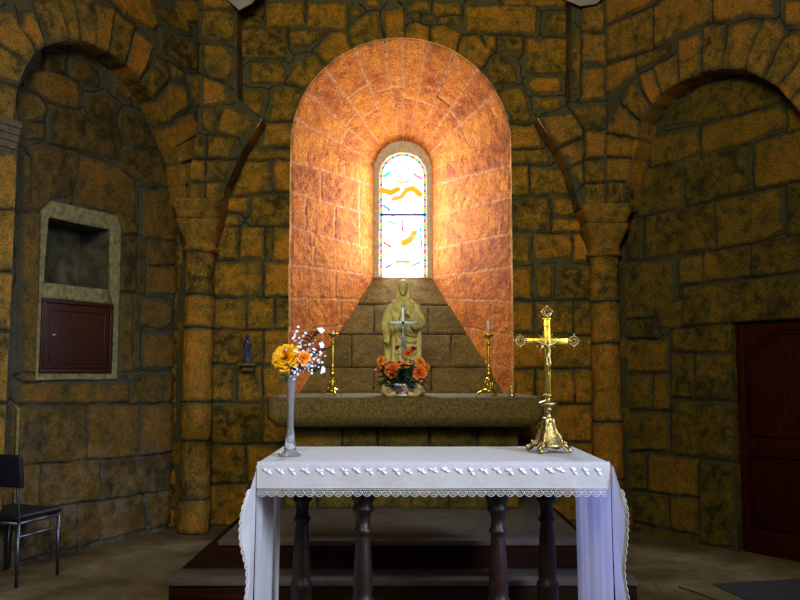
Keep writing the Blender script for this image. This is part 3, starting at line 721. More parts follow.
# half capital on the near pier of the left arch
bm = bmesh.new()
uu = iL[0][0]; zt = at(8, 124, 6.2).z
for k in range(4):
    z0 = zt-.05-k*.055
    pts = [(uu-.015+k*.006, .035-k*.007), (uu+.62, .035-k*.007), (uu+.62, -.02), (uu-.015+k*.006, -.02)]
    lo = [bm.verts.new(FLf.pt(u, z0-.05, h)) for u, h in pts]; hi = [bm.verts.new(FLf.pt(u, z0, h+.004)) for u, h in pts]
    bm.faces.new(lo); bm.faces.new(hi)
    for i in range(4): bm.faces.new((lo[i], lo[(i+1) % 4], hi[(i+1) % 4], hi[i]))
tag(obj('trim_10', bm, M['pierstone'], smooth=False), kind='structure')

# ------------------------------------------------------------------ floor, ceiling
bm = bmesh.new(); bmesh.ops.create_grid(bm, x_segments=2, y_segments=2, size=1)
for v in bm.verts: v.co = Vector((v.co.x*5.5, 2.0+v.co.y*6.3, 0))
tag(obj('floor', bm, M['floor'], smooth=False), kind='structure')
bm = bmesh.new()
nx, ny = 24, 20; g = [[bm.verts.new((-4.6+9.2*i/nx, 4.4+4.0*j/ny, TOPZ-.05+1.0*math.sin(PI*i/nx)*math.cos(j/ny*PI/2))) for j in range(ny+1)] for i in range(nx+1)]
for i in range(nx):
    for j in range(ny): bm.faces.new((g[i][j], g[i+1][j], g[i+1][j+1], g[i][j+1]))
tag(obj('ceiling', bm, M['plaster']), kind='structure')

# ------------------------------------------------------------------ stained-glass window
GY = IY+.035
gcx = (at(380, 230, GY).x+at(426, 230, GY).x)/2; gr_ = (at(426, 230, GY).x-at(380, 230, GY).x)/2
gz0 = at(403, 277, GY).z; gzt = at(403, 154, GY).z; gzs = gzt-gr_
def archpts(cx, r, z0, zs, n=24): return [(cx-r, z0)]+[(cx-r*math.cos(a), zs+r*math.sin(a)) for a in np.linspace(0, PI, n)]+[(cx+r, z0)]
bm = bmesh.new()
oa = archpts(XCi, RI+.01, ZBI-.03, ZSI); ia = archpts(gcx, gr_, gz0, gzs)
ic = archpts(gcx, gr_+.012, gz0-.01, gzs)
rows = [[bm.verts.new((x, IY-.004, z)) for x, z in oa], [bm.verts.new((x, IY, z)) for x, z in ic], [bm.verts.new((x, IY+.012, z)) for x, z in ia], [bm.verts.new((x, GY+.02, z)) for x, z in ia]]
for a, b in zip(rows[:-1], rows[1:]):
    for i in range(len(a)): bm.faces.new((a[i], a[(i+1) % len(a)], b[(i+1) % len(a)], b[i]))
tag(obj('trim_11', bm, M['greystone'], smooth=False), kind='structure')

win = empty('window_1', (gcx, GY, gz0)); tag(win, kind='structure')
def glass():
    W = 2*gr_; Hh = gzt-gz0; n = 96; m = int(n*Hh/W)
    U, V = np.meshgrid(np.linspace(-gr_, gr_, n+1), np.linspace(0, Hh, m+1), indexing='ij')
    cu = (U[:-1, :-1]+U[1:, 1:])/2; cv = (V[:-1, :-1]+V[1:, 1:])/2
    keep = (cv < gzs-gz0) | (np.hypot(cu, cv-(gzs-gz0)) < gr_)
    rr = np.where(V < gzs-gz0, gr_-np.abs(U), gr_-np.hypot(U, V-(gzs-gz0)))
    col = np.ones(U.shape+(3,))*np.array([.97, 1.0, 1.0]); st_ = np.full(U.shape, 9.0)
    # coloured border squares
    ang = np.arctan2(V-(gzs-gz0), U); s = np.where(V < gzs-gz0, V/.034, 50+ang*gr_/.034); k = np.floor(s).astype(int)
    bc = np.array([[1, .08, .05], [.1, .95, .35], [1, .45, .05], [.9, .08, .3], [.1, .6, 1]])[k % 5]
    b_ = rr < .030; col[b_] = bc[b_]; st_[b_] = 1.1
    def pick(y0, y1, x0, x1): # image rectangle to pane coordinates
        p = at(x0, y1, GY); q = at(x1, y0, GY); return (U > p.x-gcx) & (U < q.x-gcx) & (V > p.z-gz0) & (V < q.z-gz0)
    nn = fbm(U, V, .12, 5, 4); n2 = fbm(U, V, .035, 15, 3)
    def seg(pts, w, c, e):
        d = np.min([d_[0] for d_ in segdist(U+n2*.02, V+nn*.02, [(at(x, y, GY).x-gcx, at(x, y, GY).z-gz0) for x, y in pts], False)], 0)
        mm = d < w; col[mm] = c; st_[mm] = e
    seg([(382, 190), (390, 193), (398, 189)], .034, (1, .38, .03), 1.0); seg([(406, 190), (413, 188), (420, 194)], .034, (1, .42, .03), 1.0)
    seg([(394, 199), (401, 197), (406, 191)], .028, (1, .30, .05), 1.5); seg([(392, 205), (400, 210), (408, 205)], .007, (.9, .2, .7), 2)
    seg([(404, 243), (410, 240), (414, 233)], .036, (1, .45, .05), 1.0); seg([(399, 244), (404, 238)], .010, (1, .45, .1), 1.8)
    seg([(391, 169), (397, 169)], .008, (.1, .9, .5), 1.6); seg([(411, 169), (417, 169)], .008, (.1, .9, .5), 1.6)
    seg([(416, 195), (415, 214)], .005, (.6, .4, 1), 1.0); seg([(392, 228), (392, 262)], .004, (.5, .9, 1), .9); seg([(417, 217), (417, 245)], .006, (.1, .6, .6), 1.0)
    seg([(380, 214.5), (426, 214.5)], .018, (.10, .12, 1), 1.1); seg([(382, 236), (424, 236)], .004, (.4, 1, .9), .9); seg([(400, 250), (402, 268)], .006, (1, .9, .5), 4); seg([(386, 255), (420, 256)], .004, (1, .8, .5), 4)  # first, blue band: bloom along the saddle bar painted into the pane
    for pts, w_, c_, e_ in (([(384, 176), (390, 172)], .012, (.5, 1, .9), .9), ([(414, 174), (421, 179)], .012, (1, .7, .9), .9), ([(396, 180), (403, 183), (410, 180)], .008, (1, .8, .3), .9),
        ([(384, 206), (389, 210)], .012, (.6, .8, 1), .85), ([(402, 219), (403, 232)], .007, (.9, .5, .9), .9), ([(388, 221), (396, 224)], .010, (.6, 1, .9), .9), ([(384, 243), (391, 247)], .010, (1, .6, .4), .9),
        ([(396, 262), (409, 262)], .010, (1, .8, .5), .9), ([(412, 266), (420, 262)], .010, (.8, .8, 1), .85), ([(386, 268), (392, 265)], .010, (.9, .6, 1), .85), ([(403, 158), (403, 168)], .006, (.7, .9, 1), .9), ([(420, 225), (422, 250)], .008, (.5, .9, .8), .85)):
        seg(pts, w_*1.5, tuple(q**3 for q in c_), .75)
    P = np.stack([U, 0*U, V], -1)
    o = gridmesh('leaded_pane', P, keep, {'e': st_, 'r': col[..., 0], 'g': col[..., 1], 'b': col[..., 2]}, None, parent=win)
    mt, nt, b = newmat('stained_glass_daylight'); L = nt.links.new
    cc = N(nt, 'ShaderNodeCombineColor'); em = N(nt, 'ShaderNodeEmission')
    for k_, a in zip('rgb', (0, 1, 2)): L(N(nt, 'ShaderNodeAttribute', attribute_name=k_).outputs['Fac'], cc.inputs[a])
    L(cc.outputs[0], em.inputs[0]); L(mathn(nt, 'MULTIPLY', N(nt, 'ShaderNodeAttribute', attribute_name='e').outputs['Fac'], GLOW), em.inputs[1])
    L(em.outputs[0], nt.nodes['Material Output'].inputs['Surface'])
    o.data.materials.append(mt)
    return o
GLOW = 1.4
glass()
bm = bmesh.new(); z = at(403, 215, GY).z-gz0
tube(bm, [(-gr_, -.012, z), (gr_, -.012, z)], .009); obj('saddle_bar', bm, M['lead'], win)

# ------------------------------------------------------------------ wooden altar platform
R1 = .1875
root = empty('altar_platform', (0, 6.5, 0), 0, 'two-tier dark wooden platform with worn grey treads, carrying the stone altar', 'steps')
def local(o, root): o.location = -Vector(root.location)
xa, xb, ya = -1.475, 1.51, 5.21; xc, xd, yc = -1.20, 1.235, 5.50; yb = WY-.05
def part(name, bm, mat, root, smooth=True):
    for v in bm.verts: v.co = v.co-Vector(root.location)
    return obj(name, bm, mat, root, smooth)
bm = bmesh.new(); box(bm, xa, xb, ya-.02, yc+.04, R1-.035, R1, .006); part('tread', bm, M['tread'], root)
bm = bmesh.new(); box(bm, xc-.02, xd+.02, yc-.02, yb, 2*R1-.035, 2*R1, .006); part('tread', bm, M['tread'], root)
bm = bmesh.new(); box(bm, xa+.01, xb-.01, ya, ya+.03, 0, R1-.035, .002); part('riser', bm, M['riser'], root)
bm = bmesh.new()
a = [bm.verts.new(p) for p in ((xa+.01, yc, R1+.001), (xb-.01, yc, R1+.001), (xd, yc, 2*R1-.036), (xc, yc, 2*R1-.036))]
b = [bm.verts.new(v.co+Vector((0, .03, 0))) for v in a]; bm.faces.new(a); bm.faces.new(b)
for i in range(4): bm.faces.new((a[i], a[(i+1) % 4], b[(i+1) % 4], b[i]))
part('riser', bm, M['riser'], root, False)
for sx, x0, x1 in ((-1, xa, xc), (1, xb, xd)):
    bm = bmesh.new()
    pr = [(x0, 0), (x0, R1-.01), (x0+sx*-.01, R1+.001), (x1-sx*.0, 2*R1-.036), (x1, 0)]
    a = [bm.verts.new((x, yc+.031, z)) for x, z in pr]; b = [bm.verts.new((x, yb, z)) for x, z in pr]
    bm.faces.new(a); bm.faces.new(b)
    for i in range(5): bm.faces.new((a[i], a[(i+1) % 5], b[(i+1) % 5], b[i]))
    part('side_board', bm, M['riser'], root, False)

# ------------------------------------------------------------------ stone altar
root = empty('stone_altar', (.04, 7.1, 2*R1), 0, 'old stone altar with thick chamfered slab standing against the wall below the window', 'altar')
ZT = 1.297; ZB = 1.058
bm = bmesh.new()
prof = [(7.80, ZT), (6.47, ZT), (6.452, ZT-.015), (6.45, ZT-.15), (6.452, ZT-.165), (6.50, ZT-.235), (6.53, ZB-.0), (7.80, ZB)]
nx = 60; rows = []
for i in range(nx+1):
    x = -1.073+2.234*i/nx; e = min(i, nx-i); cl = 0
    row = []
    for (y, z) in prof:
        if y < 7 and i in (0, nx): y = y+.05
        inset = (.07 if z < ZB+.02 else .045 if z < ZT-.2 else 0)*(1 if e < 3 else 0)*(1-e/3)
        xx = x+(inset if i < nx/2 else -inset)
        nzv = mnoise.noise_vector(Vector((xx*5, y*5, z*9)))*.007
        row.append(bm.verts.new((xx, y+(nzv[1] if y < 7 else 0), z+(nzv[2]*.5))))
    rows.append(row)
for a, b in zip(rows[:-1], rows[1:]):
    for j in range(len(prof)): bm.faces.new((a[j], a[(j+1) % len(prof)], b[(j+1) % len(prof)], b[j]))
bm.faces.new(rows[0]); bm.faces.new(rows[-1])
part('slab', bm, M['granite'], root)
FB = Frame((0, 6.74, 0), (1, 0, 0), (0, -1, 0)); bs = []
x = -.96; rs = np.random.RandomState(9)
for z0, z1 in ((2*R1, .60), (.60, .84), (.84, 1.06)):
    x = -.97
    while x < .96:
        w = rs.uniform(.28, .5); bs.append([(x+.01, z0+.01), (min(x+w, .99)-.01, z0+.01), (min(x+w, .99)-.01, z1-.01), (x+.01, z1-.01)]); x += w
ol = [(-.95, 2*R1+.001), (.985, 2*R1+.001), (.985, ZB-.002), (-.95, ZB-.002)]
o = masonry('base', FB, (-.95, .985, 2*R1+.001, ZB-.002), bs, M['wallR'], 51, outline=ol, skirts=[(ol, True, .95)], parent=root)
o.location = -Vector(root.location)

# ------------------------------------------------------------------ communion table with cloth
TXC, THW, TF, TB, TZ = .1675, .878, 4.05, 4.86, 1.05
root = empty('altar_table', (TXC, (TF+TB)/2, 0), 0, 'free-standing altar table on four dark turned wooden legs, under a white cloth', 'table')
bm = bmesh.new(); box(bm, TXC-THW+.012, TXC+THW-.012, TF+.012, TB-.012, TZ-.065, TZ-.006, .006); part('tabletop', bm, M['darkwood'], root)
bm = bmesh.new(); box(bm, TXC-THW+.10, TXC+THW-.10, TF+.10, TB-.10, TZ-.14, TZ-.066, .004); part('apron', bm, M['darkwood'], root)
leg = [(.062, 0), (.066, .02), (.066, .10), (.058, .115), (.058, .30), (.062, .315), (.060, .335), (.048, .35), (.051, .38), (.048, .48), (.041, .60), (.036, .65), (.036, .662), (.047, .672), (.047, .69), (.036, .70), (.035, .74), (.040, .77), (.055, .785), (.055, .80), (.045, .81), (.058, .84), (.062, .87), (.062, .91)]
for px, Y in ((363, 4.24), (498, 4.24), (302, 4.58), (547, 4.58)):
    bm = bmesh.new(); X = at(px, 540, Y).x; lathe(bm, leg, (X, Y, 0), 28)
    part('leg', bm, M['darkwood'], root)

cl = empty('altar_cloth', (TXC, (TF+TB)/2, TZ), 0, 'long white altar cloth with lace hem draped over the altar table', 'tablecloth')
def wz(x, y): return .0025*mnoise.noise(Vector((x*3, y*7, 1)))+.0018*mnoise.noise(Vector((x*9, y*14, 3)))
cz = TZ+.004
bm = bmesh.new()
# side-to-side profile
SD = .93; ns = 40
pf = []
for i in range(ns): pf.append(('L', SD-SD*i/ns))
rc = .018
for a in np.linspace(0, PI/2, 6): pf.append(('CL', a))
for i in range(1, 60): pf.append(('T', i/60))
for a in np.linspace(0, PI/2, 6): pf.append(('CR', a))
for i in range(1, ns+1): pf.append(('R', SD*i/ns))
ny = 30
x0, x1 = TXC-THW-.004, TXC+THW+.004
def cpos(p, y):
    k, t = p; v = (y-TF)/(TB-TF)
    def drape(d):
        fold = (.010*math.sin(y*16+1)+.006*math.sin(y*37))*min(1, d/.25)
        return fold*.7+.008*(d/SD)**1.3
    if k == 'L': return Vector((x0-drape(t), y, cz-rc-t))
    if k == 'R': return Vector((x1+drape(t)*.8, y, cz-rc-t))
    if k == 'CL': return Vector((x0+rc-rc*math.cos(t), y, cz-rc+rc*math.sin(t)))
    if k == 'CR': return Vector((x1-rc+rc*math.sin(t), y, cz-rc+rc*math.cos(t)))
    x = x0+rc+(x1-x0-2*rc)*t; return Vector((x, y, cz+abs(wz(x, y))))
G = [[bm.verts.new(cpos(p, TF+(TB-TF)*j/ny)) for j in range(ny+1)] for p in pf]
for a, b in zip(G[:-1], G[1:]):
    for j in range(ny): bm.faces.new((a[j], b[j], b[j+1], a[j+1]))
# front and back drops
FD = .125
def drop(y0, sgn, depth):
    nd = 12; grid = []
    for i in range(121):
        x = x0+.004+(x1-x0-.008)*i/120; col_ = []
        for j in range(nd+1):
            if j <= 3: a = j/3*PI/2; y = y0-sgn*rc*math.sin(a)*.9; z = cz-rc+rc*math.cos(a)+abs(wz(x, y0))*(1-j/3)
            else:
                d = (j-3)/(nd-3)*(depth-rc); y = y0-sgn*(rc*.9+.004*math.sin(x*9)*d/depth+.003*math.sin(x*31+1)*d/depth+.008*d/depth); z = cz-rc-d
            if j == 0: y = y0; z = cz+abs(wz(x, y0))
            col_.append(bm.verts.new((x, y, z)))
        grid.append(col_)
    for a, b in zip(grid[:-1], grid[1:]):
        for j in range(nd): bm.faces.new((a[j], b[j], b[j+1], a[j+1]))
drop(TF, 1, FD); drop(TB, -1, FD)
# corner flaps hanging beside the front corners
flap_edges = []
for sx, xx in ((-1, x0), (1, x1)):
    na, nb = 44, 8; grid = []; edge = []
    for i in range(na+1):
        d = SD*i/na; w = .150*min(1, (d/.16))**.8; row = []
        for j in range(nb+1):
            b_ = j/nb; wv = math.sin(d*11+sx)*.014+math.sin(d*23)*.006
            ang = .55+.25*math.sin(d*7+1.3*sx)+b_*.5*math.sin(d*5+2)
            px_ = xx+sx*(.012*(d/SD)**1.3+w*b_*(.08+.16*math.sin(min(d, .45)/.45*PI)**2*(1 if d < .45 else 0)))+sx*b_*wv*.6
            py_ = TF-rc-w*b_*.72+.012*math.sin(b_*7+d*4)*(1-b_)
            pz_ = cz-rc-d-.035*b_*min(1, d/.16)
            row.append(bm.verts.new((px_, py_, pz_)))
        grid.append(row); edge.append(Vector(row[-1].co))
    for a, b in zip(grid[:-1], grid[1:]):
        for j in range(nb): bm.faces.new((a[j], b[j], b[j+1], a[j+1]))
    flap_edges.append((sx, edge))
o = part('linen', bm, M['cloth'], cl)
# lace
def lace(bm, pts, down, w, pitch):
    """scalloped lace hanging from the polyline"""
    L = [0]; 
    for a, b in zip(pts[:-1], pts[1:]): L.append(L[-1]+(b-a).length)
    def P(s):
        s = max(0, min(s, L[-1]-1e-6)); i = next(k for k in range(len(L)-1) if L[k+1] >= s); t = (s-L[i])/(L[i+1]-L[i]+1e-9)
        return pts[i].lerp(pts[i+1], t)
    n = max(1, int(L[-1]/pitch)); p = L[-1]/n; r = .0009
    for off in (0, .22, .42): tube(bm, [P(L[-1]*k/(n*2))+down*(w*off) for k in range(n*2+1)], r, 4)
    for k in range(n):
        s0 = k*p
        tube(bm, [P(s0+p*(.5-.5*math.cos(PI*q/6)))+down*(w*(.42+.58*math.sin(PI*q/6))) for q in range(7)], r*1.5, 4)
        tube(bm, [P(s0+p*(.5-.33*math.cos(PI*q/5)))+down*(w*(.42+.36*math.sin(PI*q/5))) for q in range(6)], r*1.2, 4)
        for q in (2, 4):
            a_ = PI*q/6; tube(bm, [P(s0+p*.5)+down*(w*.42), P(s0+p*(.5-.5*math.cos(a_)))+down*(w*(.42+.58*math.sin(a_)))], r, 3)
        for q in range(4):
            c = P(s0+p*(q+.5)/4)+down*(w*.32)
            if q % 2: tube(bm, [P(s0+p*q/4)+down*(w*.22), P(s0+p*(q+.5)/4)+down*(w*.42)], r, 3)
            tube(bm, [P(s0+p*q/4), P(s0+p*(q+.5)/4)+down*(w*.22), P(s0+p*(q+1)/4)], r, 3)
bm = bmesh.new()
yl = TF-rc*.9-.010
lace(bm, [Vector((x0+.01+(x1-x0-.02)*i/60, yl-.004*math.sin((x0+(x1-x0)*i/60)*9), cz-FD)) for i in range(61)], Vector((0, -.02, -1)).normalized(), .042, .047)
part('lace_hem', bm, M['lace'], cl)
for sx, e in flap_edges:
    bm = bmesh.new(); lace(bm, e[4:], Vector((sx*.6, -.6, -.25)).normalized(), .020, .034); part('lace_edge', bm, M['lace'], cl)
# embroidered leaf motifs along the front drop
satin = simple('satin_thread', (.88, .90, .92), .3, var=.03)
for k in range(27):
    bm = bmesh.new(); x = x0+.06+k*(x1-x0-.12)/26+random.uniform(-.006, .006); zz0 = cz-.042+random.uniform(-.004, .004); yy = TF-rc*.9-.0095
    rg = [bm.verts.new((x, yy-.002, zz0))]
    for (a, l) in ((2.3, .022), (.9, .018), (-.5, .024)):
        a += random.uniform(-.4, .4); d = Vector((math.cos(a), 0, math.sin(a)))*l; s_ = Vector((-math.sin(a), 0, math.cos(a)))*l*.28; c = Vector((x, yy, zz0))+d*.55
        v1, v2, v3, v4 = bm.verts.new(c+s_), bm.verts.new(Vector((x, yy, zz0))+d*1.1), bm.verts.new(c-s_), bm.verts.new(c+Vector((0, -.003, 0)))
        bm.faces.new((rg[0], v1, v4)); bm.faces.new((v1, v2, v4)); bm.faces.new((v2, v3, v4)); bm.faces.new((v3, rg[0], v4))
    part('embroidered_motif', bm, satin, cl)

# ------------------------------------------------------------------ flowers
def petal(bm, base, outd, up, w, l, curl, cup=.3, n=5):
    side = outd.cross(up).normalized(); grid = []
    for i in range(n+1):
        t = i/n; row = []
        for j in range(5):
            s_ = (j/4-.5)*2; ww = w*math.sin(min(1, t*1.15+.12)*PI*.80)**.7
            p = base+up*(l*t)+outd*(curl*l*t*t)+side*(s_*ww)+(-outd)*(cup*ww*s_*s_)
            row.append(bm.verts.new(p))
        grid.append(row)
    for a, b in zip(grid[:-1], grid[1:]):
        for j in range(4): bm.faces.new((a[j], a[j+1], b[j+1], b[j]))
def bloom(bm, c, R, axis, n=24, seed=0):
    rs = random.Random(seed); ax = Vector(axis).normalized(); t1 = ax.orthogonal().normalized(); t2 = ax.cross(t1)
    for i in range(n):
        f = (i+1)/n; a = i*2.399+rs.uniform(-.2, .2)
        d = (t1*math.cos(a)+t2*math.sin(a)); tilt = .15+1.05*f**1.4
        up = (ax*math.cos(tilt)+d*math.sin(tilt)).normalized(); od = (d*math.cos(tilt)-ax*math.sin(tilt)).normalized()
        petal(bm, Vector(c)-ax*R*.45+d*R*.10*f, od, up, R*(.32+.36*f), R*(.72+.33*f), .10+.45*f*f, .35*(1-f)+.08)
def leafm(bm, base, d, l, w, droop=.2):
    d = Vector(d).normalized(); s_ = d.cross(Vector((0, 0, 1)));
    s_ = s_.normalized() if s_.length > .1 else Vector((1, 0, 0))
    up = s_.cross(d); rows = []
    for i in range(6):
        t = i/5; ww = w*math.sin(PI*min(1, t*.9+.08))**.8*(1 if i < 5 else .05); c = Vector(base)+d*l*t-Vector((0, 0, droop*l*t*t))
        rows.append([bm.verts.new(c-s_*ww+up*ww*.3), bm.verts.new(c), bm.verts.new(c+s_*ww+up*ww*.3)])
    for a, b in zip(rows[:-1], rows[1:]):
        for j in range(2): bm.faces.new((a[j], a[j+1], b[j+1], b[j]))

# ---- glass vase on the table
vb = onfloor(290, 455.5, TZ+.006); VY = vb.y; VX = vb.x; vz = TZ+.0065
vt = at(290, 375, VY).z; vh = vt-vz
root = empty('glass_bud_vase', (VX, VY, vz), 0, 'tall slender clear glass vase holding a yellow rose, on the left of the white cloth', 'vase')
bm = bmesh.new()
outer = [(.060, 0), (.062, .004), (.050, .012), (.034, .020), (.030, .05), (.024, .09), (.0185, .15), (.0175, .22), (.021, .32), (.026, vh-.05), (.031, vh-.015), (.036, vh)]
inner = [(.034, vh), (.024, vh-.05), (.019, .32), (.0158, .22), (.0165, .15), (.018, .10), (.012, .07), (0, .062)]
prof = [(0, 0)]+outer+inner; lathe(bm, prof, (0, 0, 0), 32); obj('vase_body', bm, M['glass'], root)
bm = bmesh.new()
for i in range(14):
    a = 2*PI*i/14; ball(bm, (.056*math.cos(a), .056*math.sin(a), .0085), .0085, 8, (1, 1, .8))
obj('foot_beads', bm, M['glass'], root)
mouth = Vector((VX, VY, vz+vh))
def rose(px, py, Y, Rr, mat, matl, axis, label, cat, group=None, mouthp=None, seed=0, name='rose', n=24, leaves=2):
    c = at(px, py, Y); root = empty(name, tuple(c), 0, label, cat, group)
    bm = bmesh.new(); bloom(bm, (0, 0, 0), Rr, axis, n, seed); obj('bloom', bm, mat, root, normals=False)
    bm = bmesh.new(); e = mouthp-c; ax = Vector(axis).normalized()
    down = Vector(e)+Vector((0, 0, -.10 if mouthp is mouth else -.0))
    tube(bm, smoothpath([-ax*Rr*.4, -ax*Rr*1.0+Vector((0, 0, -.005)), e*.6+Vector((0, 0, -.01)), e, down], 4), .0022, 6); obj('stem', bm, M['leaf'], root)
    rs = random.Random(seed+5); bm = bmesh.new()
    for k in range(leaves):
        a = rs.uniform(0, 2*PI); leafm(bm, -ax*Rr*.5+e*.15, (math.cos(a), math.sin(a)*.6-.3, -.25), Rr*1.1, Rr*.32)
    if leaves: obj('leaves', bm, matl, root)
    return root
rose(284, 356, VY-.03, .066, M['rose_y'], M['leaf'], (-.25, -.85, .35), 'large open yellow rose leaning out of the glass vase', 'flower', None, mouth, 1, 'yellow_rose', 42)
rose(304, 357, VY-.05, .036, M['rose_o'], M['leaf'], (.3, -.8, .3), 'small orange rose half hidden behind white sprays in the glass vase', 'flower', None, mouth, 2, 'orange_rose', 18, 1)
bm = bmesh.new(); vl = empty('vase_leaf', tuple(mouth), 0, 'bright green leaf hanging over the rim of the glass vase below the yellow rose', 'leaf')
leafm(bm, (0, 0, -.005), (-.6, -.7, .12), .085, .025, .5); leafm(bm, (0, 0, -.005), (-.9, -.2, .25), .07, .02, .3); obj('leaf_blade', bm, M['leaf'], vl)
def spray(ends, label, seed, fs=.0065, cnt=26):
    rs = random.Random(seed); root = empty('baby_breath_spray', tuple(mouth), 0, label, 'flower spray', 'white filler sprays in the glass vase')
    bs_ = bmesh.new(); bf = bs_; fidx = []
    for (px, py) in ends:
        e = at(px, py, VY+rs.uniform(-.04, .05))-mouth
        main = smoothpath([(0, 0, -.10), (0, 0, 0), e*.5+Vector((0, 0, .02)), e], 4); tube(bs_, main, .0011, 4)
        for k in range(cnt//len(ends)):
            p = main[rs.randrange(len(main)//2, len(main))]; q = p+Vector((rs.gauss(0, .020), rs.gauss(0, .018), rs.gauss(.008, .020)))
            tube(bs_, [p, q], .0006, 3)
            bs_.faces.ensure_lookup_table(); n0 = len(bs_.faces)
            ax = Vector((rs.gauss(0, .6), -1, rs.gauss(.3, .5))).normalized(); t1 = ax.orthogonal().normalized(); t2 = ax.cross(t1)
            f = fs*rs.uniform(.7, 1.3)
            for m in range(5):
                a = 2*PI*m/5; d = t1*math.cos(a)+t2*math.sin(a); petal(bf, q, ax, d, f*.5, f, .2, .1, 3)
            ball(bf, q, f*.35, 6)
            bs_.faces.ensure_lookup_table()
            for fc in bs_.faces[n0:]: fc.material_index = 1
    o = obj('blossoming_stems', bs_, M['leafd'], root, normals=False); o.data.materials.append(M['petalw'])
spray([(296, 335), (302, 340)], 'baby breath spray standing upright above the two roses', 3, .0062, 50)
spray([(318, 349), (312, 358), (322, 362)], 'baby breath spray leaning out to the right of the glass vase', 4, .0062, 90)
spray([(306, 366), (297, 372), (312, 369)], 'baby breath spray spilling low over the vase rim', 5, .0062, 70)
def lily(px, py, seed, axis, label):
    c = at(px, py, VY); root = empty('white_flower', tuple(c), 0, label, 'flower', 'white star flowers in the glass vase'); bm = bmesh.new()
    ax = Vector(axis).normalized(); t1 = ax.orthogonal().normalized(); t2 = ax.cross(t1)
    for m in range(5):
        a = 2*PI*m/5+seed; d = t1*math.cos(a)+t2*math.sin(a); petal(bm, Vector((0, 0, 0)), ax, (d+ax*(.3+.25*(m%3))).normalized(), .0095, .020+.003*(m%2), -.4, .3, 4)
    obj('petals', bm, M['petalw'], root, normals=False); bm = bmesh.new(); e = mouth-c
    tube(bm, smoothpath([(0, 0, 0), e*.4+Vector((0, .01, .01)), e, e+Vector((0, 0, -.08))], 4), .0014, 5); obj('stem', bm, M['leafd'], root)
lily(321, 330, 1, (.3, -.7, .5), 'white star flower at the tip of the arrangement, highest in the glass vase')
lily(322, 345, 2, (.8, -.6, .1), 'white star flower facing right, second from the top of the glass vase')
lily(323, 370, 3, (.7, -.7, -.1), 'white star flower lowest on the right of the glass vase')
bm = bmesh.new(); sp = empty('eucalyptus_sprig', tuple(mouth), 0, 'dark green leafy sprig rising behind the white flowers of the glass vase', 'foliage')
bl = bmesh.new()
for (px, py) in ((315, 334), (326, 350), (316, 372)):
    e = at(px, py, VY+.05)-mouth; m_ = smoothpath([(0, 0, -.08), (0, 0, 0), e*.55+Vector((0, 0, .02)), e], 5); tube(bm, m_, .0013, 5)
    for k in range(6, len(m_)):
        for sg in (-1, 1): leafm(bl, m_[k], (sg*.7, -.2, .5), .050, .016)
obj('stems', bm, M['leafd'], sp); obj('leaf_blades', bl, M['leafd'], sp)

# ---- flower bowl on the altar
BY = 6.76; bz = ZT+.003; bx = at(402, 392, BY).x
root = empty('footed_flower_bowl', (bx, BY, bz), 0, 'small white footed china bowl with tan handles, full of coral roses on the altar', 'bowl')
bm = bmesh.new(); lathe(bm, [(0, 0), (.050, 0), (.052, .008), (.034, .018), (.032, .028), (.06, .045), (.085, .075), (.092, .10), (.088, .102), (.078, .075), (.05, .055), (0, .05)], seg=32)
for i in range(9):
    a = 2*PI*i/9; ball(bm, (.083*math.cos(a), .083*math.sin(a), .090), .018, 8, (1, 1, .9))
obj('bowl_body', bm, M['white'], root)
for sx in (-1, 1):
    bm = bmesh.new(); pts = smoothpath([(sx*.05, -.02, .02), (sx*.11, -.02, .015), (sx*.145, -.02, .05), (sx*.13, -.02, .095), (sx*.10, -.02, .085)], 5)
    tube(bm, pts, [.030-.012*abs(i/len(pts)-.4) for i in range(len(pts))], 10); ball(bm, (sx*.115, -.03, .055), .04, 12, (1, .8, 1.1)); ball(bm, (sx*.11, -.035, .10), .02, 10)
    obj('handle', bm, M['tan'], root)
bm = bmesh.new(); ball(bm, (.012, -.084, .055), .016, 8, (1, .5, 1.1)); obj('red_motif', bm, M['rose_r'], root)
bm_ = Vector((bx, BY, bz+.10))
G1 = 'coral roses in the white footed bowl'
def orose(px, py, Rr, mat, ax, label, seed, Y=None, n=20, name='coral_rose'):
    return rose(px, py, Y or BY-.06, Rr, mat, M['leafd'], ax, label, 'flower', G1, bm_, seed, name, n, 2)
orose(392, 369, .059, M['rose_r'], (-.15, -.95, .2), 'large coral rose at the lower left of the white bowl bouquet', 11, BY-.10, 26)
orose(420, 372, .059, M['rose_r'], (.25, -.9, .25), 'large coral rose at the lower right of the white bowl bouquet', 12, BY-.10, 26)
orose(380, 360, .036, M['rose_o'], (-.6, -.7, .3), 'small apricot rose sticking out at the far left of the bowl bouquet', 13)
orose(378, 369, .026, M['rose_r'], (-.8, -.6, .1), 'tiny red-orange bud lowest at the far left of the bowl bouquet', 14)
orose(404, 364, .042, M['rose_o'], (0, -.9, .4), 'apricot rose in the middle of the bowl bouquet', 15)
orose(408, 352, .038, M['rose_r'], (.1, -.7, .7), 'coral rose at the upper middle of the bowl bouquet', 16)
orose(421, 361, .040, M['rose_o'], (.5, -.7, .5), 'apricot rose at the upper right of the bowl bouquet', 17)
orose(428, 367, .030, M['rose_o'], (.8, -.5, .2), 'small apricot rose at the far right edge of the bowl bouquet', 18)
orose(397, 347, .026, M['rose_rd'], (-.3, -.5, .8), 'dark red bud rising at the top left of the bowl bouquet', 19, n=14)
orose(414, 348, .030, M['rose_rd'], (.3, -.5, .8), 'dark red bud rising at the top right of the bowl bouquet', 20, n=14)
fo = empty('bouquet_foliage', tuple(bm_), 0, 'dark green leaves filling the bouquet in the white footed bowl', 'foliage'); tag(fo)
bl = bmesh.new(); rs = random.Random(4)
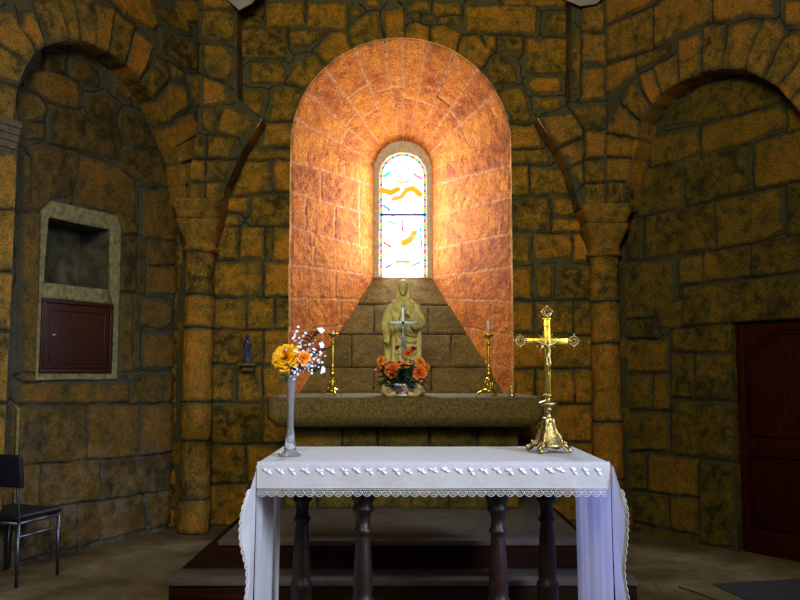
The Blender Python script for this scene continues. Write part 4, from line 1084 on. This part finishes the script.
for k in range(300):
    a = rs.uniform(0, 2*PI); t = rs.uniform(.05, 1); rr = .17*math.sqrt(t)
    p = Vector((rr*math.cos(a), rr*math.sin(a)*.55, rs.uniform(-.035, .19)*(1-.35*t)))
    leafm(bl, p, (math.cos(a)+rs.gauss(0, .3), math.sin(a)*.8-.3, rs.uniform(-.3, .8)), rs.uniform(.055, .095), rs.uniform(.017, .028))
obj('leaf_blades', bl, M['leafd'], fo)
bl = bmesh.new()
for k in range(14):
    a = rs.uniform(0, 2*PI); tube(bl, [(0, 0, -.04), (.15*math.cos(a), .08*math.sin(a), rs.uniform(.05, .2))], .0018, 5)
obj('stems', bl, M['leafd'], fo)

# ------------------------------------------------------------------ brass candlesticks
def candlestick(px, ytop, ybot, Y, label, candle_top, clabel, lant):
    zb = ZT+.002; X = at(px, ybot, Y).x; ht = at(px, ytop, Y).z-zb
    root = empty('brass_candlestick', (X, Y, zb), .3, label, 'candlestick', 'brass candlesticks on the stone altar')
    s_ = ht/.50
    bm = bmesh.new()
    for k in range(3):
        a = PI/2*0+2*PI*k/3+PI/6; d = Vector((math.cos(a), math.sin(a), 0))
        tube(bm, smoothpath([d*.100+Vector((0, 0, .012)), d*.088+Vector((0, 0, .022)), d*.065+Vector((0, 0, .035)), d*.040+Vector((0, 0, .075)), d*.022+Vector((0, 0, .12))], 5), [.011]*10+[.008]*11, 8)
        ball(bm, d*.098+Vector((0, 0, .010)), .011, 10, (1.2, 1.2, .85))
    lathe(bm, [(.05, .03), (.058, .036), (.05, .05), (.030, .065)], seg=24)
    obj('tripod_foot', bm, M['brass'], root)
    bm = bmesh.new()
    if lant:   # open four-sided drum
        for k in range(4):
            a = PI/4+PI/2*k; d = Vector((math.cos(a), math.sin(a), 0)); tube(bm, [d*.040+Vector((0, 0, .05)), d*.026+Vector((0, 0, .135))], .008, 6)
        lathe(bm, [(.03, .13), (.032, .14), (.014, .155)], seg=20); lathe(bm, [(.042, .045), (.045, .052), (.03, .058)], seg=20)
    else:
        lathe(bm, [(.026, .06), (.028, .09), (.016, .13), (.012, .155)], seg=20)
    obj('drum', bm, M['brass'], root)
    bm = bmesh.new(); z = .15
    lathe(bm, [(.010, z), (.014, z+.01), (.027, z+.03), (.028, z+.042), (.016, z+.058), (.024, z+.068), (.022, z+.08), (.010, z+.09), (.0115, z+.12), (.0115, ht-.11), (.010, ht-.10), (.018, ht-.09), (.018, ht-.08), (.009, ht-.07), (.014, ht-.045)], seg=20)
    obj('stem', bm, M['brass'], root)
    bm = bmesh.new(); lathe(bm, [(.008, ht-.05), (.012, ht-.045), (.022, ht-.03), (.042, ht-.014), (.045, ht-.006), (.040, ht-.004), (.014, ht-.012), (.014, ht), (.012, ht), (.012, ht-.02), (0, ht-.02)], seg=24)
    obj('drip_pan', bm, M['brass'], root)
    ct = at(px, candle_top, Y).z
    bm = bmesh.new(); lathe(bm, [(0, 0), (.0115, 0), (.011, ct-zb-ht+.015), (.004, ct-zb-ht+.022), (0, ct-zb-ht+.020)], seg=16); tube(bm, [(0, 0, ct-zb-ht+.018), (.001, 0, ct-zb-ht+.032)], .0012, 5)
    o = obj('altar_candle', bm, M['wax']); o.location = (X, Y, zb+ht-.0195); tag(o, clabel, 'candle', 'stub candles on the stone altar')
candlestick(332.5, 333, 393, 6.95, 'left slender brass candlestick standing behind the glass vase flowers on the stone altar', 331, 'short candle stub in the left brass candlestick', False)
candlestick(489, 334, 395, 6.90, 'right brass candlestick with open square drum near the right end of stone altar', 321, 'thin pale candle in the right brass candlestick', True)
# tiny bell-shaped ornament
p = at(512, 396, 6.72)
bm = bmesh.new(); lathe(bm, [(.0, 0), (.030, 0), (.032, .006), (.020, .02), (.014, .045), (.008, .06), (.012, .068), (.006, .08), (0, .084)], seg=20)
root = empty('altar_bell', (p.x, 6.72, ZT+.003), 0, 'tiny brass hand bell with red centre, at the right end of the stone altar', 'bell'); obj('bell_body', bm, M['brass'], root)
bm = bmesh.new(); ball(bm, (0, -.018, .026), .011, 8); obj('red_drop', bm, M['rose_r'], root)

# ------------------------------------------------------------------ crucifix on the table
cb = onfloor(549, 452, TZ+.006); CY = cb.y; k0 = CY/4.34
root = empty('brass_crucifix', (at(549, 452, CY).x, CY, TZ+.007), 0, 'tall brass standing crucifix with footed base, on the right of the white cloth', 'crucifix')
def cz_(y): return at(549, y, CY).z-(TZ+.007)
bm = bmesh.new()
for k in range(4):
    a = PI/4+k*PI/2+.25; d = Vector((math.cos(a), math.sin(a), 0))*.82; sd_ = Vector((-d.y, d.x, 0))
    path = smoothpath([d*.150+Vector((0, 0, .012)), d*.135+Vector((0, 0, .030)), d*.105+Vector((0, 0, .045)), d*.075+Vector((0, 0, .085)), d*.042+Vector((0, 0, .14)), d*.022+Vector((0, 0, .19))], 5)
    tube(bm, path, [.012+.004*math.sin(i*.9) for i in range(len(path))], 8)
    for q in (-1, 1):
        tube(bm, smoothpath([d*.145+Vector((0, 0, .010))+sd_*q*.004, d*.135+sd_*q*.028+Vector((0, 0, .014)), d*.110+sd_*q*.030+Vector((0, 0, .035)), d*.088+sd_*q*.014+Vector((0, 0, .06))], 4), .0065, 6)
        tube(bm, smoothpath([d*.10+Vector((0, 0, .05)), d*.075+sd_*q*.030+Vector((0, 0, .045)), d*.055+sd_*q*.022+Vector((0, 0, .09)), d*.04+Vector((0, 0, .12))], 4), .005, 6)
    ball(bm, d*.148+Vector((0, 0, .012)), .013, 10, (1.2, 1.2, .85)); ball(bm, d*.118+Vector((0, 0, .052)), .011, 8)
obj('scroll_foot', bm, M['bronze'], root)
bm = bmesh.new(); kz = cz_(404)
lathe(bm, [(.095, .030), (.085, .045), (.068, .07), (.055, .10), (.040, .135), (.03, .16), (.028, .165)], seg=8); lathe(bm, [(.045, .045), (.052, .055), (.040, .09), (.030, .14), (.024, .165), (.032, .172), (.032, .182), (.022, .19), (.017, .20), (.0165, kz-.04), (.024, kz-.034), (.024, kz-.026), (.016, kz-.022), (.030, kz-.013), (.052, kz-.004), (.054, kz+.003), (.046, kz+.012), (.022, kz+.020), (.014, kz+.026), (.018, kz+.040), (.026, kz+.046), (.026, kz+.052), (.016, kz+.055)], seg=28)
obj('stem', bm, M['bronze'], root)
bm = bmesh.new(); zt_ = cz_(318); zb_ = cz_(397); zx = cz_(341)
box(bm, -.017, .017, -.008, .008, zb_-.012, zt_, .003); box(bm, -.118, .118, -.0078, .0078, zx-.021, zx+.015, .003)
box(bm, -.022, .022, -.010, .010, zt_-.01, zt_, .002); box(bm, -.020, .020, -.0095, .0095, zt_-.05, zt_-.042, .002)
obj('cross', bm, M['brass'], root)
for (cx, czz, dx, dz) in ((0, zt_, 0, 1), (-.118, zx, -1, 0), (.118, zx, 1, 0)):
    bm = bmesh.new()
    pts = lambda a, r: Vector((cx+dx*.032+r*math.cos(a), 0, czz+dz*.032+r*math.sin(a)))
    tube(bm, [pts(2*PI*i/16, .026) for i in range(17)], .0035, 6); tube(bm, [pts(2*PI*i/12, .013) for i in range(13)], .003, 6)
    for i in range(3):
        a = math.atan2(dz, dx)+(i-1)*PI/2*.95; ball(bm, pts(a, .033), .0075, 8)
    tube(bm, [Vector((cx, 0, czz)), Vector((cx+dx*.02, 0, czz+dz*.02))], .008, 6)
    obj('finial', bm, M['bronze'], root)
bm = bmesh.new()
for i in range(24):
    a = 2*PI*(i+.5)/24; 
    if min(abs(math.cos(a)), abs(math.sin(a))) < .2: continue
    l = .070 if i % 2 else .052; c = Vector((0, 0, zx-.003)); d = Vector((math.cos(a), 0, math.sin(a)))
    tube(bm, [c+d*.018, c+d*l], [.0026, .0008], 5)
obj('rays', bm, M['brass'], root)
def skinfig(name, verts, edges, radii, mat, parent, sub=2, loc=(0, 0, 0)):
    me = bpy.data.meshes.new(name); me.from_pydata([Vector(v) for v in verts], edges, [])
    o = bpy.data.objects.new(name, me); COL.objects.link(o)
    o.modifiers.new('s', 'SKIN'); ss = o.modifiers.new('u', 'SUBSURF'); ss.levels = sub; ss.render_levels = sub
    lay = me.skin_vertices[0] if me.skin_vertices else None
    for i, r in enumerate(radii):
        lay.data[i].radius = (r, r) if not isinstance(r, tuple) else r; lay.data[i].use_root = (i == 0)
    dg = bpy.context.evaluated_depsgraph_get(); dg.update(); ev = o.evaluated_get(dg)
    m2 = bpy.data.meshes.new_from_object(ev); bpy.data.objects.remove(o)
    m2.materials.clear(); q = link(name, m2, mat, parent); q.location = loc; return q
def corpus(parent, zc_, s, y, mat):
    V = [(0, 0, -.045), (0, -.004, -.015), (0, -.006, .012), (0, -.006, .035), (0, -.014, .048), (.002, -.018, .064),
         (-.02, -.004, .036), (-.058, 0, .050), (-.092, .004, .062), (-.104, .004, .066), (.02, -.004, .036), (.058, 0, .050), (.092, .004, .062), (.104, .004, .066),
         (-.010, -.004, -.06), (-.012, -.022, -.105), (-.003, -.006, -.155), (-.001, -.012, -.178), (.010, -.004, -.06), (.013, -.022, -.105), (.004, -.006, -.155), (.002, -.013, -.180)]
    E_ = [(0, 1), (1, 2), (2, 3), (3, 4), (4, 5), (3, 6), (6, 7), (7, 8), (8, 9), (3, 10), (10, 11), (11, 12), (12, 13), (0, 14), (14, 15), (15, 16), (16, 17), (0, 18), (18, 19), (19, 20), (20, 21)]
    R_ = [.015, .012, .014, .014, .006, .011, .008, .0055, .004, .003, .008, .0055, .004, .003, .010, .0075, .005, .004, .010, .0075, .005, .004]
    return skinfig('corpus', [(a*s, b*s, c*s) for a, b, c in V], E_, [r*s for r in R_], mat, parent, 2, (0, y, zc_))
corpus(root, zx-.050, .80, -.018, M['bronze'])

# ------------------------------------------------------------------ silver crucifix before the statue
SYc = 7.08; p = at(403, 393, SYc)
root = empty('silver_crucifix', (p.x, SYc, ZT+.002), 0, 'dull silver crucifix standing upright in front of the cream statue, behind the coral roses', 'crucifix')
def sz(y): return at(403, y, SYc).z-ZT
bm = bmesh.new(); lathe(bm, [(0, 0), (.07, 0), (.072, .012), (.04, .03), (.016, .06), (.012, .12), (.02, .13), (.02, .15), (.010, .16), (.009, sz(352))], seg=24); obj('stand', bm, M['silver'], root)
bm = bmesh.new(); box(bm, -.013, .013, -.006, .006, sz(354), sz(307), .002); box(bm, -.118, .118, -.006, .006, sz(325), sz(321.5), .002)
for x_ in (-.118, .118): ball(bm, (x_, 0, sz(323.2)), .018, 10, (1, .5, .9))
ball(bm, (0, 0, sz(306)), .020, 10, (1, .5, 1))
tube(bm, [(-.035, -.001, sz(320)), (0, -.001, sz(309)), (.035, -.001, sz(320))], .006, 6)
obj('cross', bm, M['silver'], root)
corpus(root, sz(331), .95, -.02, M['silver'])

# ------------------------------------------------------------------ robed statues
def ell(bm, secs, seg=28):
    """secs (x,y,z,rx,ry) with robe folds amplitude"""
    rings = []
    for (x, y, z, rx, ry, fo_) in secs:
        rings.append([bm.verts.new((x+rx*(1+fo_*math.sin(7*a_+z*2)+fo_*.6*math.sin(12*a_-z*3))*math.cos(a_), y+ry*(1+fo_*math.sin(7*a_+z*2)+fo_*.6*math.sin(12*a_-z*3))*math.sin(a_), z)) for a_ in [2*PI*i/seg for i in range(seg)]])
    for a, b in zip(rings[:-1], rings[1:]):
        for i in range(seg): bm.faces.new((a[i], a[(i+1) % seg], b[(i+1) % seg], b[i]))
    bm.faces.new(rings[0][::-1]); bm.faces.new(rings[-1])
def remeshed(name, bm, mat, parent, vox, loc=(0, 0, 0)):
    me = bpy.data.meshes.new(name); bmesh.ops.recalc_face_normals(bm, faces=bm.faces[:]); bm.to_mesh(me); bm.free()
    o = bpy.data.objects.new(name, me); COL.objects.link(o)
    r = o.modifiers.new('r', 'REMESH'); r.mode = 'VOXEL'; r.voxel_size = vox
    s_ = o.modifiers.new('s', 'SMOOTH'); s_.factor = .5; s_.iterations = 2
    dg = bpy.context.evaluated_depsgraph_get(); dg.update(); m2 = bpy.data.meshes.new_from_object(o.evaluated_get(dg)); bpy.data.objects.remove(o)
    m2.materials.clear(); q = link(name, m2, mat, parent); q.location = loc; return q
def statue(root, h, mat, arms, vox):
    s = h/1.0; bm = bmesh.new(); Q = lambda *a: tuple(v*s for v in a)
    ell(bm, [Q(0, 0, .03)+(.165*s, .12*s, .05), Q(0, 0, .10)+(.155*s, .115*s, .06), Q(0, 0, .30)+(.145*s, .11*s, .06), Q(0, 0, .48)+(.135*s, .10*s, .05), Q(0, 0, .58)+(.130*s, .095*s, .03),
             Q(0, 0, .68)+(.140*s, .095*s, .02), Q(0, 0, .755)+(.150*s, .088*s, .01), Q(0, 0, .80)+(.125*s, .078*s, 0), Q(0, 0, .83)+(.07*s, .06*s, 0), Q(0, 0, .85)+(.04*s, .045*s, 0)])
    tube(bm, [Q(0, 0, .82), Q(0, -.008, .89)], .038*s, 12)
    ball(bm, Q(0, -.034, .925), .058*s, 18, (.88, 1.0, 1.22))                      # head
    ball(bm, Q(0, .014, .935), .067*s, 18, (1.0, .98, 1.10))                          # hair cap
    for q in (-1, 1):
        tube(bm, smoothpath([Q(q*.035, .0, .97), Q(q*.060, .005, .92), Q(q*.063, .006, .86), Q(q*.060, -.015, .80), Q(q*.05, -.03, .76)], 4), [.026*s]*8+[.024*s]*5+[.018*s]*4, 10)   # long locks
        ball(bm, Q(q*.021, -.084, .935), .0075*s, 8)
    ball(bm, Q(0, -.094, .925), .011*s, 10, (.8, 1, 1.8)); ball(bm, Q(0, -.088, .900), .012*s, 8, (1.3, .5, .4))
    ball(bm, Q(0, -.074, .885), .028*s, 10, (1, .8, 1.2))                              # beard
    tube(bm, [Q(-.035, -.080, .950), Q(0, -.088, .954), Q(.035, -.080, .950)], .006*s, 6)
    for q, (el, wr, ha, fd) in zip((-1, 1), arms):
        sh = Q(q*.125, 0, .765); el = Q(*el); wr = Q(*wr); ha = Q(*ha); fd = Vector(fd).normalized()
        tube(bm, smoothpath([sh, el, wr], 6), [.048*s]*4+[.052*s]*4+[.050*s]*3+[.046*s]*2, 12)
        # hanging sleeve
        tube(bm, smoothpath([el, Vector(wr).lerp(Vector(el), .4)+Vector((0, 0, -.06*s)), Vector(wr)+Vector((0, .01*s, -.05*s))], 4), .038*s, 10)
        tube(bm, [wr, ha], [.019*s, .022*s], 8)
        ball(bm, Vector(ha)+fd*.012*s, .024*s, 10, (1, .8, 1)); sdv = fd.cross(Vector((0, 1, .2))).normalized()
        for k in range(4):
            b = Vector(ha)+sdv*(k-1.5)*.012*s; l = (.040, .048, .045, .036)[k]*s
            tube(bm, [b, b+fd*l*.55, b+fd*l+Vector((0, .006*s, 0))], [.0075*s, .007*s, .005*s], 6)
        b = Vector(ha)-sdv*.022*s; tube(bm, [b, b-sdv*.012*s+fd*.022*s, b-sdv*.012*s+fd*.036*s], .007*s, 6)
    # mantle: broad folds across the body
    for k in range(5):
        t = k/4; tube(bm, smoothpath([Q(-.135+.02*k, -.05, .74-.05*k), Q(-.05, -.105, .58-.07*k), Q(.06, -.11, .50-.06*k), Q(.145, -.04, .50-.05*k)], 5), .014*s, 8)
    for q in (-1, 1):
        tube(bm, smoothpath([Q(q*.15, .01, .72), Q(q*.17, 0, .5), Q(q*.165, -.01, .25), Q(q*.17, 0, .05)], 5), .034*s, 10)
    for k in range(6):
        a = -PI/2+(k-2.5)*.36; tube(bm, smoothpath([Q(.12*math.cos(a), .095*math.sin(a), .42), Q(.14*math.cos(a), .112*math.sin(a), .25), Q(.16*math.cos(a), .12*math.sin(a), .03)], 4), .013*s, 8)
    for q in (-1, 1): ball(bm, Q(q*.05, -.13, .03), .03*s, 10, (.8, 1.6, .6))
    for v in bm.verts:
        if v.co.z < .84*s: v.co.x *= .84
        else: v.co.x *= .78
    remeshed('robed_body', bm, mat, root, vox)
stY = 7.36; p = at(403, 300, stY); hst = at(403, 280, stY).z-ZT-.002
root = empty('robed_statue', (p.x, stY, ZT+.002), 0, 'cream stone statue of a bearded robed man on the altar below the window', 'statue')
bm = bmesh.new(); lathe(bm, [(0, 0), (.20, 0), (.205, .02), (.19, .045), (.185, .06), (0, .06)], seg=8, c=(0, 0, 0)); obj('plinth', bm, M['statue'], root, smooth=False)
arms = (((-.185, -.03, .60), (-.165, -.12, .50), (-.160, -.15, .46), (-.1, -.5, -1)), ((.195, -.03, .60), (.09, -.13, .66), (.055, -.14, .69), (-.9, -.1, .6)))
rb = empty('x'); bpy.data.objects.remove(rb)
statue(root, hst-.03, M['statue'], arms, .0065)
for c in root.children:
    if c.name.startswith('robed_body'): c.location = (0, 0, .03)
# sacred heart medallion on the chest
bm = bmesh.new()
hz = (hst-.03)*.70+.03
for i in range(12):
    a = 2*PI*i/12; tube(bm, [(0, -.102, hz), (.034*math.cos(a), -.100, hz+.034*math.sin(a))], [.006, .002], 5)
ball(bm, (-.008, -.104, hz+.004), .012, 10); ball(bm, (.008, -.104, hz+.004), .012, 10); ball(bm, (0, -.104, hz-.008), .012, 10, (.9, 1, 1.3))
obj('chest_heart', bm, M['statue'], root)

# small dark figure on a bracket left of the altar
fy = WY-.11; p0 = at(247, 362, fy); p1 = at(247, 335, fy)
br = empty('stone_bracket', (p0.x, WY, p0.z-.06), 0, 'small projecting stone bracket under the dark statuette, left of the altar', 'bracket')
bm = bmesh.new(); box(bm, -.085, .085, -.175, .02, .02, .055, .008); box(bm, -.06, .06, -.12, .02, -.03, .021, .01); obj('ledge', bm, M['granite'], br)
root = empty('dark_statuette', (p0.x, fy+.0, p0.z-.004), 0, 'small dark robed statuette standing on a bracket on the wall left of the altar', 'statue')
statue(root, p1.z-p0.z+.004, M['dkfig'], (((-.13, -.03, .62), (-.06, -.12, .66), (-.03, -.14, .69), (.5, -.2, .9)), ((.13, -.03, .62), (.06, -.12, .66), (.03, -.14, .69), (-.5, -.2, .9))), .0028)
bm = bmesh.new(); lathe(bm, [(.0, -.0), (.045, 0), (.046, .008), (.0, .009)], seg=16); obj('plinth', bm, M['dkfig'], root)

# ------------------------------------------------------------------ wall cupboard on the left wall
def flp(p, h): return FL.pt(p[0], p[1], h)
root = empty('wall_cupboard', tuple(FL.pt((umin+umax)/2, fr_out[4][1], 0)), 0, 'shallow wall cupboard with pale plaster frame, open niche above a small brown wooden door', 'cupboard')
def plate(bm, outer, inner, h0, h1):
    n = len(outer); 
    A_ = [bm.verts.new(flp(p, h1)) for p in outer]; B_ = [bm.verts.new(flp(p, h1)) for p in inner]; A0 = [bm.verts.new(flp(p, h0)) for p in outer]; B0 = [bm.verts.new(flp(p, h0)) for p in inner]
    for i in range(n):
        j = (i+1) % n
        bm.faces.new((A_[i], A_[j], B_[j], B_[i])); bm.faces.new((A0[i], A0[j], A_[j], A_[i])); bm.faces.new((B0[i], B0[j], B_[j], B_[i]))
cabp = [FL.px(*p) for p in ((38, 297), (110, 305), (108.5, 374), (37.5, 372))]
cu0 = min((cabp[0][0]+cabp[3][0])/2, (cabp[1][0]+cabp[2][0])/2); cu1 = max((cabp[0][0]+cabp[3][0])/2, (cabp[1][0]+cabp[2][0])/2)
cz1 = (cabp[0][1]+cabp[1][1])/2; cz0 = (cabp[2][1]+cabp[3][1])/2
op = [(umin, nz0), (umin, nz1), (umax, nz1), (umax, nz0)]
bm = bmesh.new()
# u grows toward the camera: image-left is larger u
uo0 = fr_out[3][0]; uo1 = fr_out[0][0]; zo1 = (fr_out[1][1]+fr_out[2][1])/2; zo0 = (fr_out[4][1]+fr_out[5][1])/2
outer = [(uo0, zo0), (uo0, zo1-.09), (uo0+.06, zo1), (uo1-.08, zo1), (uo1, zo1-.09), (uo1, zo0)]
inner = [(cu0, cz0-.004), (umin, nz1-.004), (umin+.03, nz1), (umax-.03, nz1), (umax, nz1-.004), (cu1, cz0-.004)]
plate(bm, outer, inner, -.005, .028)
for f in bm.faces[:]: pass
bmesh.ops.subdivide_edges(bm, edges=bm.edges[:], cuts=5, use_grid_fill=True)
for v in bm.verts: v.co += Vector(mnoise.noise_vector(v.co*14))*.006
part('plaster_frame', bm, M['frame'], root)
bm = bmesh.new()
lo = [(cu0, cz1), (cu1, cz1), (umax+.01, nz0), (umin-.01, nz0)]
a = [bm.verts.new(flp(p, .030)) for p in lo]; b = [bm.verts.new(flp(p, -.02)) for p in lo]; bm.faces.new(a); bm.faces.new(b)
for i in range(4): bm.faces.new((a[i], a[(i+1) % 4], b[(i+1) % 4], b[i]))
bmesh.ops.subdivide_edges(bm, edges=bm.edges[:], cuts=4, use_grid_fill=True)
for v in bm.verts: v.co += Vector(mnoise.noise_vector(v.co*12))*.006
part('middle_ledge', bm, M['frame'], root)
RZL = Matrix(((FL.u.x, FL.n.x, 0, 0), (FL.u.y, FL.n.y, 0, 0), (0, 0, 1, 0), (0, 0, 0, 1)))
T_ = Matrix.Translation(FL.O) @ RZL
bm = bmesh.new()
def fbox(bm, u0, u1, z0, z1, h0, h1, bev=.003, T=T_): box(bm, u0, u1, h0, h1, z0, z1, bev, 2, T)
fbox(bm, cu0, cu1, cz0, cz0+.035, .002, .045); fbox(bm, cu0, cu1, cz1-.035, cz1, .002, .045); fbox(bm, cu0, cu0+.035, cz0+.03, cz1-.03, .002, .0448); fbox(bm, cu1-.035, cu1, cz0+.03, cz1-.03, .002, .0448)
part('door_frame', bm, M['cabdoor'], root)
bm = bmesh.new(); a0, a1, b0, b1 = cu0+.038, cu1-.038, cz0+.038, cz1-.038
fbox(bm, a0, a1, b0, b1, .004, .034); w = .045
for q in ((a0+w, a1-w, b0+w, b0+w+.014), (a0+w, a1-w, b1-w-.014, b1-w), (a0+w, a0+w+.014, b0+w, b1-w), (a1-w-.014, a1-w, b0+w, b1-w)): fbox(bm, *q, .03, .044, .003)
mu, mz = (a0+a1)/2, (b0+b1)/2
fbox(bm, mu-.07, mu+.07, mz+.028, mz+.036, .033, .040, .002); fbox(bm, mu-.004, mu+.004, mz-.01, mz+.075, .033, .0395, .002)
dr = part('door', bm, M['cabdoor'], root)
bm = bmesh.new(); pk = FL.px(50, 335)
ball(bm, FL.pt(pk[0], pk[1], .042), .010, 10); ball(bm, FL.pt(pk[0]-.02, pk[1]+.004, .042), .006, 8); part('keyhole_plate', bm, M['silver'], root)

# ------------------------------------------------------------------ door on the right
RZR = Matrix(((FR.u.x, FR.n.x, 0, 0), (FR.u.y, FR.n.y, 0, 0), (0, 0, 1, 0), (0, 0, 0, 1)))
TR = Matrix.Translation(FR.O) @ RZR
root = empty('door_1', tuple(FR.pt((du0+du1)/2, 0, -.1))); tag(root, kind='structure')
bm = bmesh.new(); D0 = -.12
box(bm, du0+.0, du1-.0, D0, D0+.05, 0, dz1, .002, 2, TR); part('door_leaf', bm, M['door'], root)
bm = bmesh.new()
sw = .075
for q in ((du0+.001, du0+sw, .001, dz1-.001), (du1-sw, du1-.001, .001, dz1-.001), (du0+sw, du1-sw, .001, .20), (du0+sw, du1-sw, .80, .95)): box(bm, q[0], q[1], D0+.045, D0+.072, q[2], q[3], .004, 2, TR)
part('stiles_and_rails', bm, M['door'], root)
bm = bmesh.new()
# arched upper panel head
um = (du0+du1)/2; z_s = at(745, 356, 6.7).z; z_c = dz1-.06; n = 24
head = [(du0+sw, dz1-.002), (du0+sw, z_s-.02)]+[(du0+sw+(du1-du0-2*sw)*i/n, z_s-.02+(z_c-z_s)*(math.sin(PI*i/n)**.8)) for i in range(n+1)]+[(du1-sw, dz1-.002)]
for h in (D0+.045, D0+.070):
    pass
a = [bm.verts.new(FR.pt(u, z, D0+.070)) for u, z in head]; b = [bm.verts.new(FR.pt(u, z, D0+.045)) for u, z in head]
bm.faces.new(a)
for i in range(len(a)): bm.faces.new((a[i], a[(i+1) % len(a)], b[(i+1) % len(a)], b[i]))
part('arched_head', bm, M['door'], root, False)
for (za, zb2, arch) in ((.97, z_s-.04, True), (.22, .78, False)):
    bm = bmesh.new(); i0, i1 = du0+sw+.03, du1-sw-.03
    pts = [(i0, za), (i0, zb2)]+([(i0+(i1-i0)*i/n, zb2+(z_c-z_s-.01)*(math.sin(PI*i/n)**.8)) for i in range(1, n)] if arch else [])+[(i1, zb2), (i1, za), (i0, za)]
    tube(bm, [FR.pt(u, z, D0+.052) for u, z in pts], .011, 8); part('panel_moulding', bm, M['door'], root)

# ------------------------------------------------------------------ chair
A = Vector((-2.677, 5.736, 0)); B = Vector((-2.545, 6.10, 0)); C_ = Vector((-2.995, 6.25, 0)); D_ = A+C_-B
cen = (A+B+C_+D_)/4; f = (B-A).normalized(); s_ = (A-D_).normalized()
root = empty('padded_chair', tuple(cen), 0, 'black padded chair with grey steel legs beside the left wall, facing the altar', 'chair')
def cp(a, b, z): return cen+f*a+s_*b+Vector((0, 0, z))
hf, hw = (B-A).length/2, (A-D_).length/2
TC = Matrix.Translation(cen) @ Matrix(((f.x, s_.x, 0, 0), (f.y, s_.y, 0, 0), (0, 0, 1, 0), (0, 0, 0, 1)))
bm = bmesh.new(); box(bm, -hf-.02, hf+.03, -hw-.0, hw+.0, .452, .495, .02, 4, TC); part('seat', bm, M['vinyl'], root)
for a, b in ((-1, 1), (1, 1), (1, -1), (-1, -1)):
    bm = bmesh.new(); tube(bm, [cp(a*hf*1.0, b*hw, .0), cp(a*hf*.98, b*hw*.97, .44)], .0125, 10); part('leg', bm, M['chrome'], root)
bm = bmesh.new()
loop = [cp(-hf, hw*.97, .437), cp(hf, hw*.97, .437), cp(hf, -hw*.97, .437), cp(-hf, -hw*.97, .437), cp(-hf, hw*.97, .437)]
tube(bm, loop, .011, 8); part('seat_frame', bm, M['chrome'], root)
for b in (-1, 1):
    bm = bmesh.new(); tube(bm, [cp(-hf, b*hw*.985, .345), cp(hf, b*hw*.985, .345)], .010, 8); part('side_rail', bm, M['chrome'], root)
    bm = bmesh.new(); tube(bm, smoothpath([cp(-hf, b*(hw-.02)+.02, .44), cp(-hf-.012, b*(hw-.02)+.03, .52), cp(-hf-.035, b*(hw-.03)+.04, .66), cp(-hf-.06, b*(hw-.05)+.04, .83)], 4), .0095, 8); part('back_post', bm, M['chrome'], root)
bm = bmesh.new(); nb = 10; F_, K_ = [], []
Mx = Matrix.Rotation(0, 4, 'X')
vs = box(bm, -.018, .018, -hw+.0, hw+.075, .695, .925, .016, 4)
for v in bm.verts:
    y = v.co.y; v.co.x += -.03*(1-(y/hw)**2)-(v.co.z-.66)*.13-hf-.062
    v.co = TC @ v.co
part('backrest', bm, M['vinyl'], root)

# pipe against the left wall
bm = bmesh.new(); q0 = FL.px(8, 560); q1 = FL.px(7, 410)
tube(bm, [FL.pt(q0[0], .0, .045), FL.pt(q0[0], q1[1], .045), FL.pt(q0[0], q1[1]+.03, .0)], .011, 8)
tag(obj('wall_conduit', bm, M['frame']), 'thin vertical grey conduit on the left wall behind the black chair', 'pipe')

# mat and cable on the floor at the right
p1, p2, p3 = onfloor(712, 585), onfloor(800, 580), onfloor(742, 600)
u = (p2-p1).normalized(); w = (p3-p1).normalized(); w = (w-u*w.dot(u)).normalized()
bm = bmesh.new(); TM = Matrix.Translation(p1) @ Matrix(((u.x, w.x, 0, 0), (u.y, w.y, 0, 0), (0, 0, 1, 0), (0, 0, 0, 1)))
box(bm, 0, 1.1, 0, .75, .0, .012, .004, 2, TM); o = obj('floor_mat', bm, M['mat']); tag(o, 'dark flat door mat lying on the floor in front of the red-brown door', 'mat')
bm = bmesh.new(); c0, c1 = onfloor(679, 587, .006), onfloor(719, 601, .006)
tube(bm, smoothpath([c0, c0.lerp(c1, .5)+Vector((.01, 0, 0)), c1, c1+(c1-c0)*1.2], 5), .006, 6)
tag(obj('floor_cable', bm, M['black']), 'thin dark cable lying on the floor to the left of the dark mat', 'cable')

# ------------------------------------------------------------------ light
w = bpy.data.worlds.new('world'); S.world = w; w.use_nodes = True
w.node_tree.nodes['Background'].inputs[0].default_value = (.72, .72, .75, 1); w.node_tree.nodes['Background'].inputs[1].default_value = .07
def area(name, loc, tgt, sx, sy, power, col):
    l = bpy.data.lights.new(name, 'AREA'); l.shape = 'RECTANGLE'; l.size = sx; l.size_y = sy; l.energy = power; l.color = col
    o = bpy.data.objects.new(name, l); COL.objects.link(o); o.location = loc
    o.rotation_euler = (Vector(tgt)-Vector(loc)).to_track_quat('-Z', 'Y').to_euler(); return o
area('nave_window_right', (3.9, 1.0, 3.0), (-2.2, 4.9, .0), 1.0, 1.8, 72, (.58, .68, 1.0)).data.spread = math.radians(62)
area('nave_window_high', (-.6, -.8, 4.9), (0.1, 7.0, 3.5), 1.8, 1.8, 118, (1.0, .92, .72)).data.spread = math.radians(100)
# daylight falling in through the altar window
area('altar_window_daylight', (gcx, IY+.015, (gz0+gzt)/2), (gcx, 3.0, (gz0+gzt)/2-.1), gr_*1.5, (gzt-gz0)*.95, 105, (.80, .87, 1.0)).data.spread = math.radians(165)
S.view_settings.view_transform = 'Standard'; S.view_settings.look = 'None'; S.view_settings.exposure = 0; S.view_settings.gamma = 1; S.view_settings.use_curve_mapping = False
S.cycles.use_denoising = True; S.cycles.max_bounces = 6; S.cycles.caustics_reflective = False; S.cycles.caustics_refractive = False
S.cycles.sample_clamp_indirect = 6
